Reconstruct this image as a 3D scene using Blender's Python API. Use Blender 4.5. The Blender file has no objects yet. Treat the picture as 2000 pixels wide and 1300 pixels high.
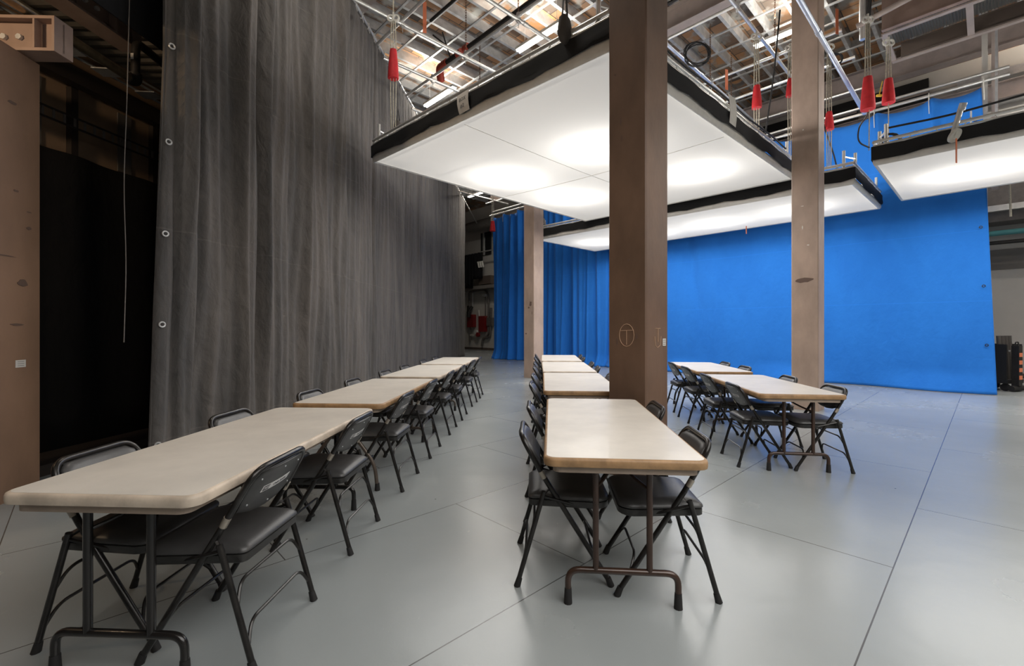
import bpy, math, random
from mathutils import Vector, Matrix
rnd = random.Random(7)
SC = bpy.context.scene
COL = SC.collection
pi = math.pi
R = math.radians

# ------------------------------------------------------------ camera, world, exposure
cam_d = bpy.data.cameras.new('camera'); cam = bpy.data.objects.new('camera', cam_d); COL.objects.link(cam)
cam.location = (0, 0, 1.34); cam.rotation_euler = (R(90), 0, 0)
cam_d.sensor_width = 36; cam_d.lens = 36*885/2000; cam_d.shift_y = -0.0045; cam_d.clip_start = .05; cam_d.clip_end = 120
SC.camera = cam
SC.view_settings.view_transform = 'Standard'; SC.view_settings.look = 'None'
SC.view_settings.exposure = 0.95; SC.view_settings.gamma = 1.0; SC.view_settings.use_curve_mapping = False
SC.cycles.use_denoising = True
SC.cycles.max_bounces = 8; SC.cycles.diffuse_bounces = 5; SC.cycles.glossy_bounces = 4
SC.cycles.sample_clamp_indirect = 6.0; SC.cycles.caustics_reflective = False; SC.cycles.caustics_refractive = False
SC.cycles.use_adaptive_sampling = True; SC.cycles.adaptive_threshold = 0.02
w = bpy.data.worlds.new('world'); SC.world = w; w.use_nodes = True
w.node_tree.nodes['Background'].inputs[0].default_value = (.8, .85, 1, 1); w.node_tree.nodes['Background'].inputs[1].default_value = .05

# building grid: a runs away to the right, b runs away to the left
TH = R(43.6); CA, SA = math.cos(TH), math.sin(TH)
def G(a, b, z=0): return Vector((a*CA-b*SA, a*SA+b*CA, z))

# studio lights (the lamps of the place, and added fills out of view); tubes and softbox lamps emit from here
def area(name, loc, rot, sx, sy, power, col=(1, 1, 1)):
    l = bpy.data.lights.new(name, 'AREA'); l.shape = 'RECTANGLE'; l.size = sx; l.size_y = sy; l.energy = power; l.color = col
    o = bpy.data.objects.new(name, l); COL.objects.link(o); o.location = loc; o.rotation_euler = rot; return o
def point(name, loc, power, rad=.12, col=(1, 1, 1)):
    l = bpy.data.lights.new(name, 'POINT'); l.energy = power; l.shadow_soft_size = rad; l.color = col
    o = bpy.data.objects.new(name, l); COL.objects.link(o); o.location = loc; return o
BOX = [  # a0, a1, b0, b1, z of the diffuser
    (3.80, 9.88, 2.60, 7.50, 4.22),
    (10.07, 12.95, 1.69, 9.42, 4.00),
    (9.46, 12.75, -4.5, 1.26, 4.06),
    (-1.2, 4.7, -5.4, 0.3, 4.30)]  # added softbox out of view, fills the foreground with light
TILT = [(.05, -.16, -.04, 0), (0, -.09, 0, 0), (-.07, -.07, 0, 0), (0, 0, 0, 0)]   # corner sag: left-near, near, right, far
LAMPS = [[(5.95, 6.35), (7.85, 6.3), (5.85, 4.15), (8.1, 3.65)],
         [(11.5, 2.9), (11.5, 4.7), (11.5, 6.5), (11.6, 8.3)],
         [(11.1, .2), (11.1, -1.5), (11.1, -3.3)], []]
LAMP_W = [40, 38, 44, 0]
BOX_W = [98, 70, 70, 175]     # light each diffuser throws down into the room
for bi, ls in enumerate(LAMPS):
    for (a, b) in ls:
        point('softbox_lamp_light', G(a, b, BOX[bi][4]+.42), LAMP_W[bi], .10, (1, .97, .93))
for (a0, a1, b0, b1, z), pw in zip(BOX, BOX_W):
    area('softbox_light', G((a0+a1)/2, (b0+b1)/2, z-.24), (0, 0, TH), a1-a0-.3, b1-b0-.3, pw, (1, .975, .94))
TUBES = [((.65, 10.4), 1.5), ((-2.1, 13.1), 1.5), ((6.2, 10.3), 1.3), ((-1.7, 22.5), 1.5), ((-.6, 20.5), 1.5),
         ((-1.5, 5.5), 1.5), ((3.5, 1.0), 1.5), ((8.5, 3.0), 1.5), ((-1.0, -2.0), 1.5), ((4.0, -3.5), 1.5),  # from here on: unseen strips added to light the room
         ((12.5, 8.0), 1.5), ((13.4, 9.6), 1.5)]
for (x, y), L in TUBES:
    dim = .10 if y < 4 and x < 5 else 4 if x > 13 else 1
    area('ceiling_tube_light', (x, y, 7.90), (0, 0, TH), .14, L, 26*dim, (1, .95, .86))
    area('ceiling_tube_uplight', (x, y, 8.13), (pi, 0, -TH), .14, L, 30*dim, (1, .93, .82))
area('warm_fill_light', (-4.45, 1.3, 3.75), (R(82), 0, R(-3)), .3, .12, 20, (1, .72, .45))  # added unseen warm lamp that brightens the upper-left steel

# ------------------------------------------------------------ materials
def nt(name):
    m = bpy.data.materials.new(name); m.use_nodes = True
    return m, m.node_tree.nodes, m.node_tree.links, m.node_tree.nodes['Principled BSDF']
def mat(name, col, rough=.6, metal=0., noise=.0, nscale=8., bump=0., bscale=60., spec=.5, coat=0., stretch=(1, 1, 1), col2=None, dist=.01):
    m, n, l, p = nt(name)
    p.inputs['Roughness'].default_value = rough; p.inputs['Metallic'].default_value = metal
    p.inputs['Specular IOR Level'].default_value = spec
    if coat: p.inputs['Coat Weight'].default_value = coat
    c = tuple(col)+(1,)
    p.inputs['Base Color'].default_value = c
    tc = n.new('ShaderNodeTexCoord'); mp = n.new('ShaderNodeMapping'); mp.inputs['Scale'].default_value = stretch
    l.new(tc.outputs['Object'], mp.inputs[0])
    if noise or col2:
        no = n.new('ShaderNodeTexNoise'); no.inputs['Scale'].default_value = nscale; no.inputs['Detail'].default_value = 6; no.inputs['Roughness'].default_value = .6
        l.new(mp.outputs[0], no.inputs['Vector'])
        mx = n.new('ShaderNodeMix'); mx.data_type = 'RGBA'
        c2 = tuple(col2)+(1,) if col2 else tuple(max(0, v*(1-noise)) for v in col)+(1,)
        mx.inputs[6].default_value = c; mx.inputs[7].default_value = c2
        rp = n.new('ShaderNodeMapRange'); rp.inputs[1].default_value = .38; rp.inputs[2].default_value = .66
        l.new(no.outputs['Fac'], rp.inputs[0]); l.new(rp.outputs[0], mx.inputs[0]); l.new(mx.outputs[2], p.inputs['Base Color'])
    if bump:
        nb = n.new('ShaderNodeTexNoise'); nb.inputs['Scale'].default_value = bscale; nb.inputs['Detail'].default_value = 4
        l.new(mp.outputs[0], nb.inputs['Vector'])
        b = n.new('ShaderNodeBump'); b.inputs['Strength'].default_value = bump; b.inputs['Distance'].default_value = dist
        l.new(nb.outputs['Fac'], b.inputs['Height']); l.new(b.outputs[0], p.inputs['Normal'])
    return m
def emis(name, col, s):
    m, n, l, p = nt(name); p.inputs['Base Color'].default_value = (.8, .8, .8, 1)
    p.inputs['Emission Color'].default_value = tuple(col)+(1,); p.inputs['Emission Strength'].default_value = s; return m

def floor_mat():
    m, n, l, p = nt('painted_floor')
    geo = n.new('ShaderNodeNewGeometry')
    def dot(v):
        d = n.new('ShaderNodeVectorMath'); d.operation = 'DOT_PRODUCT'; l.new(geo.outputs['Position'], d.inputs[0]); d.inputs[1].default_value = v; return d.outputs['Value']
    def M(op, a, b=None):
        q = n.new('ShaderNodeMath'); q.operation = op
        for i, v in enumerate((a, b)):
            if v is None: continue
            if isinstance(v, (int, float)): q.inputs[i].default_value = v
            else: l.new(v, q.inputs[i])
        return q.outputs[0]
    A = dot((CA, SA, 0)); B = dot((-SA, CA, 0))
    bs = M('DIVIDE', M('SUBTRACT', B, .365), 1.22)
    row = M('FLOOR', bs); fb = M('FRACT', bs)
    odd = M('MODULO', M('ADD', row, 100), 2)
    as_ = M('DIVIDE', M('SUBTRACT', M('SUBTRACT', A, 3.298), M('MULTIPLY', odd, 1.22)), 2.44)
    fa = M('FRACT', as_)
    db = M('MULTIPLY', M('MINIMUM', fb, M('SUBTRACT', 1, fb)), 1.22)
    da = M('MULTIPLY', M('MINIMUM', fa, M('SUBTRACT', 1, fa)), 2.44)
    d = M('MINIMUM', da, db)
    seam = M('LESS_THAN', d, .0032)
    # colours
    no = n.new('ShaderNodeTexNoise'); no.inputs['Scale'].default_value = .7; no.inputs['Detail'].default_value = 7; l.new(geo.outputs['Position'], no.inputs['Vector'])
    c1 = n.new('ShaderNodeMix'); c1.data_type = 'RGBA'; c1.inputs[6].default_value = (.27, .295, .30, 1); c1.inputs[7].default_value = (.34, .362, .362, 1)
    l.new(no.outputs['Fac'], c1.inputs[0])
    # scuffs: short pale scratches, and dark pits
    vo = n.new('ShaderNodeTexVoronoi'); vo.inputs['Scale'].default_value = 2.6; l.new(geo.outputs['Position'], vo.inputs['Vector'])
    pit = M('LESS_THAN', vo.outputs['Distance'], .018)
    no2 = n.new('ShaderNodeTexNoise'); no2.inputs['Scale'].default_value = 9; no2.inputs['Detail'].default_value = 8; no2.inputs['Distortion'].default_value = 2.5
    mp = n.new('ShaderNodeMapping'); mp.inputs['Scale'].default_value = (1, .35, 1); mp.inputs['Rotation'].default_value = (0, 0, .9); l.new(geo.outputs['Position'], mp.inputs[0]); l.new(mp.outputs[0], no2.inputs['Vector'])
    sc = M('GREATER_THAN', no2.outputs['Fac'], .735)
    c2 = n.new('ShaderNodeMix'); c2.data_type = 'RGBA'; c2.inputs[7].default_value = (.42, .43, .42, 1); l.new(c1.outputs[2], c2.inputs[6]); l.new(M('MULTIPLY', sc, .5), c2.inputs[0])
    c3 = n.new('ShaderNodeMix'); c3.data_type = 'RGBA'; c3.inputs[7].default_value = (.035, .03, .028, 1); l.new(c2.outputs[2], c3.inputs[6]); l.new(M('MAXIMUM', M('MULTIPLY', seam, .85), M('MULTIPLY', pit, .8)), c3.inputs[0])
    l.new(c3.outputs[2], p.inputs['Base Color'])
    p.inputs['Specular IOR Level'].default_value = .85
    rr = n.new('ShaderNodeMapRange'); rr.inputs[3].default_value = .20; rr.inputs[4].default_value = .32; l.new(no.outputs['Fac'], rr.inputs[0]); l.new(rr.outputs[0], p.inputs['Roughness'])
    nb = n.new('ShaderNodeTexNoise'); nb.inputs['Scale'].default_value = 90; nb.inputs['Detail'].default_value = 3; l.new(geo.outputs['Position'], nb.inputs['Vector'])
    nb2 = n.new('ShaderNodeTexNoise'); nb2.inputs['Scale'].default_value = 3; nb2.inputs['Detail'].default_value = 3; l.new(geo.outputs['Position'], nb2.inputs['Vector'])
    h = M('SUBTRACT', M('ADD', M('MULTIPLY', nb.outputs['Fac'], .06), M('MULTIPLY', nb2.outputs['Fac'], .9)), M('MULTIPLY', seam, .2))
    b = n.new('ShaderNodeBump'); b.inputs['Strength'].default_value = .35; b.inputs['Distance'].default_value = .01; l.new(h, b.inputs['Height']); l.new(b.outputs[0], p.inputs['Normal'])
    return m

def deck_mat():   # ceiling deck: tan board bays and dull metal bays
    m, n, l, p = nt('ceiling_deck')
    geo = n.new('ShaderNodeNewGeometry')
    mp = n.new('ShaderNodeMapping'); mp.inputs['Rotation'].default_value = (0, 0, -TH); l.new(geo.outputs['Position'], mp.inputs[0])
    br = n.new('ShaderNodeTexBrick'); br.inputs['Scale'].default_value = 1; br.inputs['Brick Width'].default_value = .55; br.inputs['Row Height'].default_value = .61; br.inputs['Bias'].default_value = .1
    br.inputs['Mortar Size'].default_value = .012; br.inputs['Color1'].default_value = (.58, .29, .12, 1); br.inputs['Color2'].default_value = (.13, .10, .08, 1); br.inputs['Mortar'].default_value = (.06, .05, .04, 1)
    l.new(mp.outputs[0], br.inputs['Vector'])
    no = n.new('ShaderNodeTexNoise'); no.inputs['Scale'].default_value = 2.1; no.inputs['Detail'].default_value = 5; l.new(mp.outputs[0], no.inputs['Vector'])
    mr = n.new('ShaderNodeMapRange'); mr.inputs[1].default_value = .52; mr.inputs[2].default_value = .64; l.new(no.outputs['Fac'], mr.inputs[0])
    mx = n.new('ShaderNodeMix'); mx.data_type = 'RGBA'; mx.inputs[7].default_value = (.50, .49, .45, 1); l.new(br.outputs['Color'], mx.inputs[6]); l.new(mr.outputs[0], mx.inputs[0])
    l.new(mx.outputs[2], p.inputs['Base Color']); l.new(mr.outputs[0], p.inputs['Metallic']); p.inputs['Roughness'].default_value = .45
    return m

def fabric(name, col, col2, rough=.9, seams=None, ns=5., sheen=0.3, trans=0., vstretch=.12, bump=.6, cool=None):
    """woven cloth with long vertical tonal streaks, fine weave bump and horizontal stitched seams at heights 'seams'"""
    m, n, l, p = nt(name)
    geo = n.new('ShaderNodeNewGeometry')
    mp = n.new('ShaderNodeMapping'); mp.inputs['Scale'].default_value = (1, 1, vstretch); l.new(geo.outputs['Position'], mp.inputs[0])
    no = n.new('ShaderNodeTexNoise'); no.inputs['Scale'].default_value = ns; no.inputs['Detail'].default_value = 8; no.inputs['Roughness'].default_value = .65; l.new(mp.outputs[0], no.inputs['Vector'])
    mr = n.new('ShaderNodeMapRange'); mr.inputs[1].default_value = .35; mr.inputs[2].default_value = .65; l.new(no.outputs['Fac'], mr.inputs[0])
    mx = n.new('ShaderNodeMix'); mx.data_type = 'RGBA'; mx.inputs[6].default_value = tuple(col)+(1,); mx.inputs[7].default_value = tuple(col2)+(1,); l.new(mr.outputs[0], mx.inputs[0])
    out = mx.outputs[2]
    sep = n.new('ShaderNodeSeparateXYZ'); l.new(geo.outputs['Position'], sep.inputs[0])
    hsum = None
    if seams:
        for z in seams:
            s = n.new('ShaderNodeMath'); s.operation = 'SUBTRACT'; l.new(sep.outputs[2], s.inputs[0]); s.inputs[1].default_value = z
            a = n.new('ShaderNodeMath'); a.operation = 'ABSOLUTE'; l.new(s.outputs[0], a.inputs[0])
            q = n.new('ShaderNodeMath'); q.operation = 'LESS_THAN'; l.new(a.outputs[0], q.inputs[0]); q.inputs[1].default_value = .007
            if hsum is None: hsum = q.outputs[0]
            else:
                ad = n.new('ShaderNodeMath'); ad.operation = 'MAXIMUM'; l.new(hsum, ad.inputs[0]); l.new(q.outputs[0], ad.inputs[1]); hsum = ad.outputs[0]
        mx2 = n.new('ShaderNodeMix'); mx2.data_type = 'RGBA'; mx2.inputs[7].default_value = tuple(v*1.5 for v in col)+(1,); l.new(out, mx2.inputs[6])
        f = n.new('ShaderNodeMath'); f.operation = 'MULTIPLY'; l.new(hsum, f.inputs[0]); f.inputs[1].default_value = .2; l.new(f.outputs[0], mx2.inputs[0]); out = mx2.outputs[2]
    l.new(out, p.inputs['Base Color']); p.inputs['Roughness'].default_value = rough; p.inputs['Sheen Weight'].default_value = sheen
    p.inputs['Specular IOR Level'].default_value = .2
    nb = n.new('ShaderNodeTexNoise'); nb.inputs['Scale'].default_value = 7; nb.inputs['Detail'].default_value = 6; nb.inputs['Roughness'].default_value = .5; nb.inputs['Distortion'].default_value = .35
    mp2 = n.new('ShaderNodeMapping'); mp2.inputs['Scale'].default_value = (1, 1, .6); l.new(geo.outputs['Position'], mp2.inputs[0]); l.new(mp2.outputs[0], nb.inputs['Vector'])
    b = n.new('ShaderNodeBump'); b.inputs['Strength'].default_value = bump; b.inputs['Distance'].default_value = .05; l.new(nb.outputs['Fac'], b.inputs['Height']); l.new(b.outputs[0], p.inputs['Normal'])
    return m

def diffuser_mat():   # white silk: glows evenly and lets the lamps above shine through
    m = bpy.data.materials.new('diffuser_silk'); m.use_nodes = True; n = m.node_tree.nodes; l = m.node_tree.links; n.clear()
    o = n.new('ShaderNodeOutputMaterial'); t = n.new('ShaderNodeBsdfTranslucent'); d = n.new('ShaderNodeBsdfDiffuse'); e = n.new('ShaderNodeEmission')
    t.inputs[0].default_value = (.62, .61, .59, 1); d.inputs[0].default_value = (.6, .59, .57, 1)
    e.inputs[0].default_value = (1, .985, .96, 1); e.inputs[1].default_value = .13
    m1 = n.new('ShaderNodeMixShader'); m1.inputs[0].default_value = .45; l.new(t.outputs[0], m1.inputs[1]); l.new(d.outputs[0], m1.inputs[2])
    a = n.new('ShaderNodeAddShader'); l.new(m1.outputs[0], a.inputs[0]); l.new(e.outputs[0], a.inputs[1]); l.new(a.outputs[0], o.inputs[0])
    return m

M = {}
M['floor'] = floor_mat()
M['deck'] = deck_mat()
M['wall'] = mat('white_painted_wall', (.60, .57, .52), .7, noise=.08, nscale=1.2, bump=.1, bscale=20)
M['darkwall'] = mat('grey_wall', (.22, .20, .18), .8, noise=.2, nscale=1)
M['base'] = mat('brown_baseboard', (.10, .075, .06), .6)
M['steel'] = mat('galvanised_steel', (.74, .75, .76), .42, .6, noise=.25, nscale=5, bump=.1)
M['pipe'] = mat('pale_pipe', (.82, .81, .78), .3, .7, noise=.15, nscale=6)
M['bluepipe'] = mat('bluish_pipe', (.62, .67, .78), .35, .6, noise=.15, nscale=6)
M['blackpipe'] = mat('black_pipe', (.035, .032, .03), .4, .3, noise=.3)
M['beam'] = mat('brown_primed_steel', (.36, .255, .21), .55, .05, noise=.22, nscale=3, bump=.08)
M['column'] = mat('brown_painted_column', (.47, .345, .275), .55, 0, noise=.28, nscale=2.2, bump=.12, bscale=30, stretch=(1, 1, .5))
M['colshaded'] = mat('shaded_brown_painted_column', (.175, .102, .066), .5, 0, noise=.35, nscale=2.2, bump=.12, bscale=30, stretch=(1, 1, .5))  # browner than the other columns, with its shade darkened into the colour
M['pier'] = mat('tan_brown_pier', (.30, .18, .115), .6, 0, noise=.3, nscale=1.7, bump=.12, bscale=30, stretch=(1, 1, .5))
M['pink'] = mat('primer_beige', (.50, .42, .38), .6, .1, noise=.15, nscale=4)
M['brass'] = mat('tarnished_pipe', (.42, .32, .20), .32, .8, noise=.4, nscale=9)
M['smudge'] = mat('dark_scuff', (.14, .09, .07), .8)
M['chalk'] = mat('chalk_mark', (.55, .36, .24), .9)
M['paper'] = mat('paper_label', (.75, .72, .68), .8, noise=.1)
M['ink'] = mat('grey_ink', (.12, .12, .12), .8)
M['curtain'] = fabric('duvetyne', (.155, .138, .126), (.078, .074, .072), seams=(.32, 2.25, 4.1, 5.95), ns=3.2, sheen=.08, bump=.7)  # dark streak colour deepened to carry some of the fold shade
M['blackdrape'] = fabric('black_drape', (.006, .006, .007), (.009, .009, .01), sheen=0., bump=.3)
M['blue'] = fabric('chroma_blue_cloth', (.022, .19, .66), (.018, .165, .60), seams=(1.9, 3.35, 4.9), ns=1.2, sheen=.1, vstretch=.5, bump=.25)
M['silk'] = diffuser_mat()
M['skirt'] = mat('black_skirt', (.008, .008, .009), .85)
M['whitecloth'] = mat('white_cloth_edge', (.82, .79, .74), .8, noise=.1)
M['tabletop'] = mat('speckled_table_laminate', (.72, .67, .60), .42, 0, noise=.13, nscale=3.5, bump=.04, bscale=200, coat=.1)
M['edge'] = mat('tan_table_edge', (.42, .25, .12), .5, 0, noise=.35, nscale=14)
M['edgepale'] = mat('pale_table_edge', (.66, .55, .44), .5, 0, noise=.3, nscale=9)
M['apron'] = mat('table_apron', (.36, .28, .22), .6, 0, noise=.2)
M['blacktube'] = mat('black_enamel_tube', (.018, .016, .015), .25, .3, noise=.3, nscale=10, coat=.3)
M['browntube'] = mat('brown_enamel_tube', (.055, .028, .018), .28, .2, noise=.4, nscale=10, coat=.3)
M['tantube'] = mat('tan_brown_tube', (.13, .10, .08), .35, .3, noise=.3, nscale=10)
M['chairtube'] = mat('chair_tube', (.030, .027, .025), .30, .5, noise=.55, nscale=16, coat=.2)
M['chromebrush'] = mat('worn_steel_wear', (.42, .37, .31), .4, .7)
M['vinyl'] = mat('black_vinyl', (.055, .054, .054), .38, 0, noise=.2, nscale=8, bump=.12, bscale=120, dist=.003)
M['shell'] = mat('dark_metal_shell', (.05, .048, .046), .38, .5, noise=.3, nscale=10)
M['rubber'] = mat('rubber', (.012, .011, .011), .7)
M['sticker'] = mat('sticker_white', (.66, .64, .62), .5)
M['stickerdark'] = mat('sticker_dark', (.05, .045, .05), .5)
M['red'] = mat('red_canvas', (.60, .018, .025), .7, noise=.25, nscale=10, bump=.2)
M['redpaint'] = mat('red_paint', (.50, .07, .04), .4, .1, noise=.2)
M['darkred'] = mat('dark_red_box', (.22, .015, .015), .45)
M['orange'] = mat('orange_tape', (.85, .25, .12), .6)
M['rope'] = mat('pale_rope', (.58, .53, .42), .85, noise=.4, nscale=60)
M['chain'] = mat('rusty_chain', (.23, .13, .08), .6, .6, noise=.4, nscale=30)
M['cable'] = mat('black_cable', (.012, .012, .013), .55)
M['bag'] = mat('grey_sandbag', (.075, .065, .058), .8, bump=.3, bscale=20)
M['tube'] = emis('fluorescent_tube', (1, .97, .9), 9)
M['fixture'] = mat('white_fixture', (.75, .74, .70), .5)
M['lampglow'] = emis('softbox_lamp', (1, .95, .88), 6)
M['teal'] = mat('teal_pipe', (.09, .32, .33), .4)
M['duct'] = mat('grey_duct', (.20, .18, .165), .5, .4, noise=.2)
M['yellow'] = mat('yellow_strap', (.80, .55, .05), .6)
M['brick'] = mat('tray_dark_steel', (.055, .045, .04), .5, .5)
M['darkglass'] = mat('dark_opening', (.02, .02, .02), .3)
M['corr'] = mat('corrugated_steel', (.42, .37, .31), .45, .6, noise=.2)
M['panel'] = mat('wood_sheathing_panel', (.27, .18, .115), .7, 0, noise=.25, nscale=2)
M['mesh'] = mat('expanded_steel_mesh', (.30, .31, .29), .5, .6)
M['offwhite'] = mat('off_white_plastic', (.68, .66, .60), .5)

# ------------------------------------------------------------ mesh building
class MB:
    def __init__(s): s.v = []; s.f = []; s.mi = []; s.sm = []
    def add(s, vs, fs, smooth=False, mi=0):
        o = len(s.v); s.v += [Vector(v) for v in vs]
        for f in fs: s.f.append([i+o for i in f]); s.mi.append(mi); s.sm.append(smooth)
        return s
    def box(s, c, d, rz=0., rot=None, mi=0):
        x, y, z = d[0]/2, d[1]/2, d[2]/2
        m = rot if rot is not None else Matrix.Rotation(rz, 3, 'Z'); c = Vector(c)
        vs = [c+m@Vector(p) for p in ((-x,-y,-z),(x,-y,-z),(x,y,-z),(-x,y,-z),(-x,-y,z),(x,-y,z),(x,y,z),(-x,y,z))]
        return s.add(vs, [(0,3,2,1),(4,5,6,7),(0,1,5,4),(1,2,6,5),(2,3,7,6),(3,0,4,7)], False, mi)
    def tube(s, path, r, n=8, closed=False, mi=0, cap=True):
        P = [Vector(p) for p in path]; N = len(P); rs = r if isinstance(r, (list, tuple)) else [r]*N
        T = []
        for i in range(N):
            if closed: t = P[(i+1) % N]-P[i-1]
            else: t = P[min(i+1, N-1)]-P[max(i-1, 0)]
            T.append(t.normalized())
        u = T[0].orthogonal().normalized(); vs = []; fs = []
        for i in range(N):
            u = (u-T[i]*u.dot(T[i]))
            u = u.normalized() if u.length > 1e-6 else T[i].orthogonal().normalized()
            w_ = T[i].cross(u)
            for k in range(n):
                a = 2*pi*k/n; vs.append(P[i]+(u*math.cos(a)+w_*math.sin(a))*rs[i])
        for i in range(N if closed else N-1):
            j = (i+1) % N
            for k in range(n): fs.append((i*n+k, i*n+(k+1) % n, j*n+(k+1) % n, j*n+k))
        if cap and not closed: fs += [tuple(range(n))[::-1], tuple(range((N-1)*n, N*n))]
        return s.add(vs, fs, True, mi)
    def rod(s, a, b, r, n=8, mi=0): return s.tube([a, b], r, n, False, mi)
    def prism(s, pts, z0, z1, mi=0, smooth=False):
        k = len(pts); vs = [(x, y, z0) for x, y in pts]+[(x, y, z1) for x, y in pts]
        return s.add(vs, [tuple(range(k))[::-1], tuple(range(k, 2*k))]+[(i, (i+1) % k, k+(i+1) % k, k+i) for i in range(k)], smooth, mi)
    def xf(s, m): s.v = [m@v for v in s.v]; return s
    def build(s, name, m, parent=None, autos=True):
        me = bpy.data.meshes.new(name); me.from_pydata([tuple(v) for v in s.v], [], s.f)
        ms = m if isinstance(m, list) else [m]
        for q in ms: me.materials.append(M[q] if isinstance(q, str) else q)
        for p, i, sm in zip(me.polygons, s.mi, s.sm): p.material_index = i; p.use_smooth = sm
        me.update()
        if autos and any(s.sm):
            try: me.set_sharp_from_angle(angle=R(50))
            except Exception: pass
        o = bpy.data.objects.new(name, me); COL.objects.link(o)
        if parent: o.parent = parent
        return o
def tag(o, label, cat, group=None, kind=None):
    o['label'] = label; o['category'] = cat
    if group: o['group'] = group
    if kind: o['kind'] = kind
    return o
def struct(o, label=None):
    o['kind'] = 'structure'
    if label: o['label'] = label
    return o
def empty(name, loc=(0, 0, 0), rz=0):
    o = bpy.data.objects.new(name, None); COL.objects.link(o); o.location = loc; o.rotation_euler = (0, 0, rz); o.empty_display_size = .1; return o
def kids(o): return [c for c in COL.objects if c.parent == o]
def fillet(P, r, n=5):
    P = [Vector(p) for p in P]; out = [P[0]]
    for i in range(1, len(P)-1):
        a = (P[i-1]-P[i]); b = (P[i+1]-P[i]); q = min(r, a.length*.49, b.length*.49)
        s0 = P[i]+a.normalized()*q; s1 = P[i]+b.normalized()*q
        for k in range(n+1):
            t = k/n; out.append(s0*(1-t)**2+P[i]*2*t*(1-t)+s1*t*t)
    out.append(P[-1]); return out
def rrect(w_, h_, r, n=5):
    pts = []
    for cx, cy, a0 in ((w_/2-r, h_/2-r, 0), (-w_/2+r, h_/2-r, 90), (-w_/2+r, -h_/2+r, 180), (w_/2-r, -h_/2+r, 270)):
        for k in range(n+1):
            a = R(a0+90*k/n); pts.append((cx+r*math.cos(a), cy+r*math.sin(a)))
    return pts
def loft(mb, rings, mi=0, cap=True):
    """rings of equal point count joined as one smooth skin"""
    k = len(rings[0]); vs = [p for r_ in rings for p in r_]; fs = []
    for i in range(len(rings)-1):
        for j in range(k): fs.append((i*k+j, i*k+(j+1) % k, (i+1)*k+(j+1) % k, (i+1)*k+j))
    if cap: fs += [tuple(range(k))[::-1], tuple(range((len(rings)-1)*k, len(rings)*k))]
    return mb.add(vs, fs, True, mi)
def text_mesh(body, size, shear=0., extrude=.0004, bold=0.):
    c = bpy.data.curves.new('txt', 'FONT'); c.body = body; c.size = size; c.shear = shear; c.extrude = extrude; c.align_x = 'CENTER'; c.align_y = 'CENTER'; c.resolution_u = 2; c.offset = bold
    o = bpy.data.objects.new('txt', c); COL.objects.link(o); dg = bpy.context.evaluated_depsgraph_get()
    me = bpy.data.meshes.new_from_object(o.evaluated_get(dg)); bpy.data.objects.remove(o); bpy.data.curves.remove(c); return me
def text_obj(name, body, size, m, parent, mtx, **k):
    me = text_mesh(body, size, **k); me.transform(mtx); me.materials.clear(); me.materials.append(M[m])
    o = bpy.data.objects.new(name, me); COL.objects.link(o); o.parent = parent; return o
# ------------------------------------------------------------ room shell
A0, A1, B0, B1, HT = -7.0, 18.3, -9.5, 25.0, 8.95
def gbox(mb, a0, a1, b0, b1, z0, z1, mi=0):
    mb.box(G((a0+a1)/2, (b0+b1)/2, (z0+z1)/2), (a1-a0, b1-b0, z1-z0), TH, mi=mi); return mb
struct(gbox(MB(), A0, A1, B0, B1, -.2, 0).build('floor', 'floor'), 'grey blue painted floor of large rectangular sheets')
struct(gbox(MB(), A0, A1, B0, B1, HT, HT+.15).build('ceiling', 'deck'), 'tan and metal ceiling deck above the joists')
struct(gbox(MB(), A1, A1+.2, B0, B1, -.2, HT+.15).build('wall_back', 'wall'), 'off white back wall behind the blue backdrop')
struct(gbox(MB(), A0-.2, A0, B0, B1, -.2, HT+.15).build('wall_front', 'darkwall'))
struct(gbox(MB(), A0, A1, B1, B1+.2, -.2, HT+.15).build('wall_left', 'darkwall'))
struct(gbox(MB(), A0, A1, B0-.2, B0, -.2, HT+.15).build('wall_right', 'wall'))
struct(gbox(MB(), A1-.05, A1, B0, B1, 0, .13).build('baseboard_back', 'base'))

# curtain line on the left: X = CX0 + CK*Y
CX0, CK = -3.414, .0511
def clip_b(a, off=.12):      # largest b at this a that stays right of the curtain
    return (a*CA-(CX0+off)-CK*a*SA)/(SA+CK*CA)
def clip_a(b, off=.12):
    return ((CX0+off)+b*SA+CK*b*CA)/(CA-CK*SA)
# ------------------------------------------------------------ ceiling steel
def cjoist(L, h=.24, fw=.07, t=.006):
    mb = MB(); mb.box((L/2, 0, h/2), (L, t, h)); mb.box((L/2, fw/2, t/2), (L, fw, t)); mb.box((L/2, fw/2, h-t/2), (L, fw, t)); mb.box((L/2, fw, .012), (L, t, .024))
    return mb
proto = None; nb_ = 0
b = -4.2
while b < 20.5:
    if proto is None:
        proto = cjoist(A1-1.0-.6).build('ceiling_joist', 'steel'); o = proto
    else:
        o = proto.copy(); COL.objects.link(o)
    o.location = G(.6, b, HT-.24); o.rotation_euler = (0, 0, TH)
    tag(o, 'silver steel joist under the ceiling deck, one of many running away to the right', 'joist', 'parallel steel ceiling joists')
    b += .61; nb_ += 1
proto = None
for a in [2.2+.78*q for q in range(19)]:
    L = 24.6
    if proto is None:
        mb = MB(); mb.box((0, 0, .002), (.05, L, .004)); mb.box((-.024, 0, .016), (.003, L, .03)); proto = mb.build('bridging_channel', 'steel'); o = proto
    else: o = proto.copy(); COL.objects.link(o)
    o.location = G(a, -4.3+L/2, HT-.275); o.rotation_euler = (0, 0, TH)
    tag(o, 'thin steel bridging channel crossing below the ceiling joists', 'channel', 'bridging channels under the joists')
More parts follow.
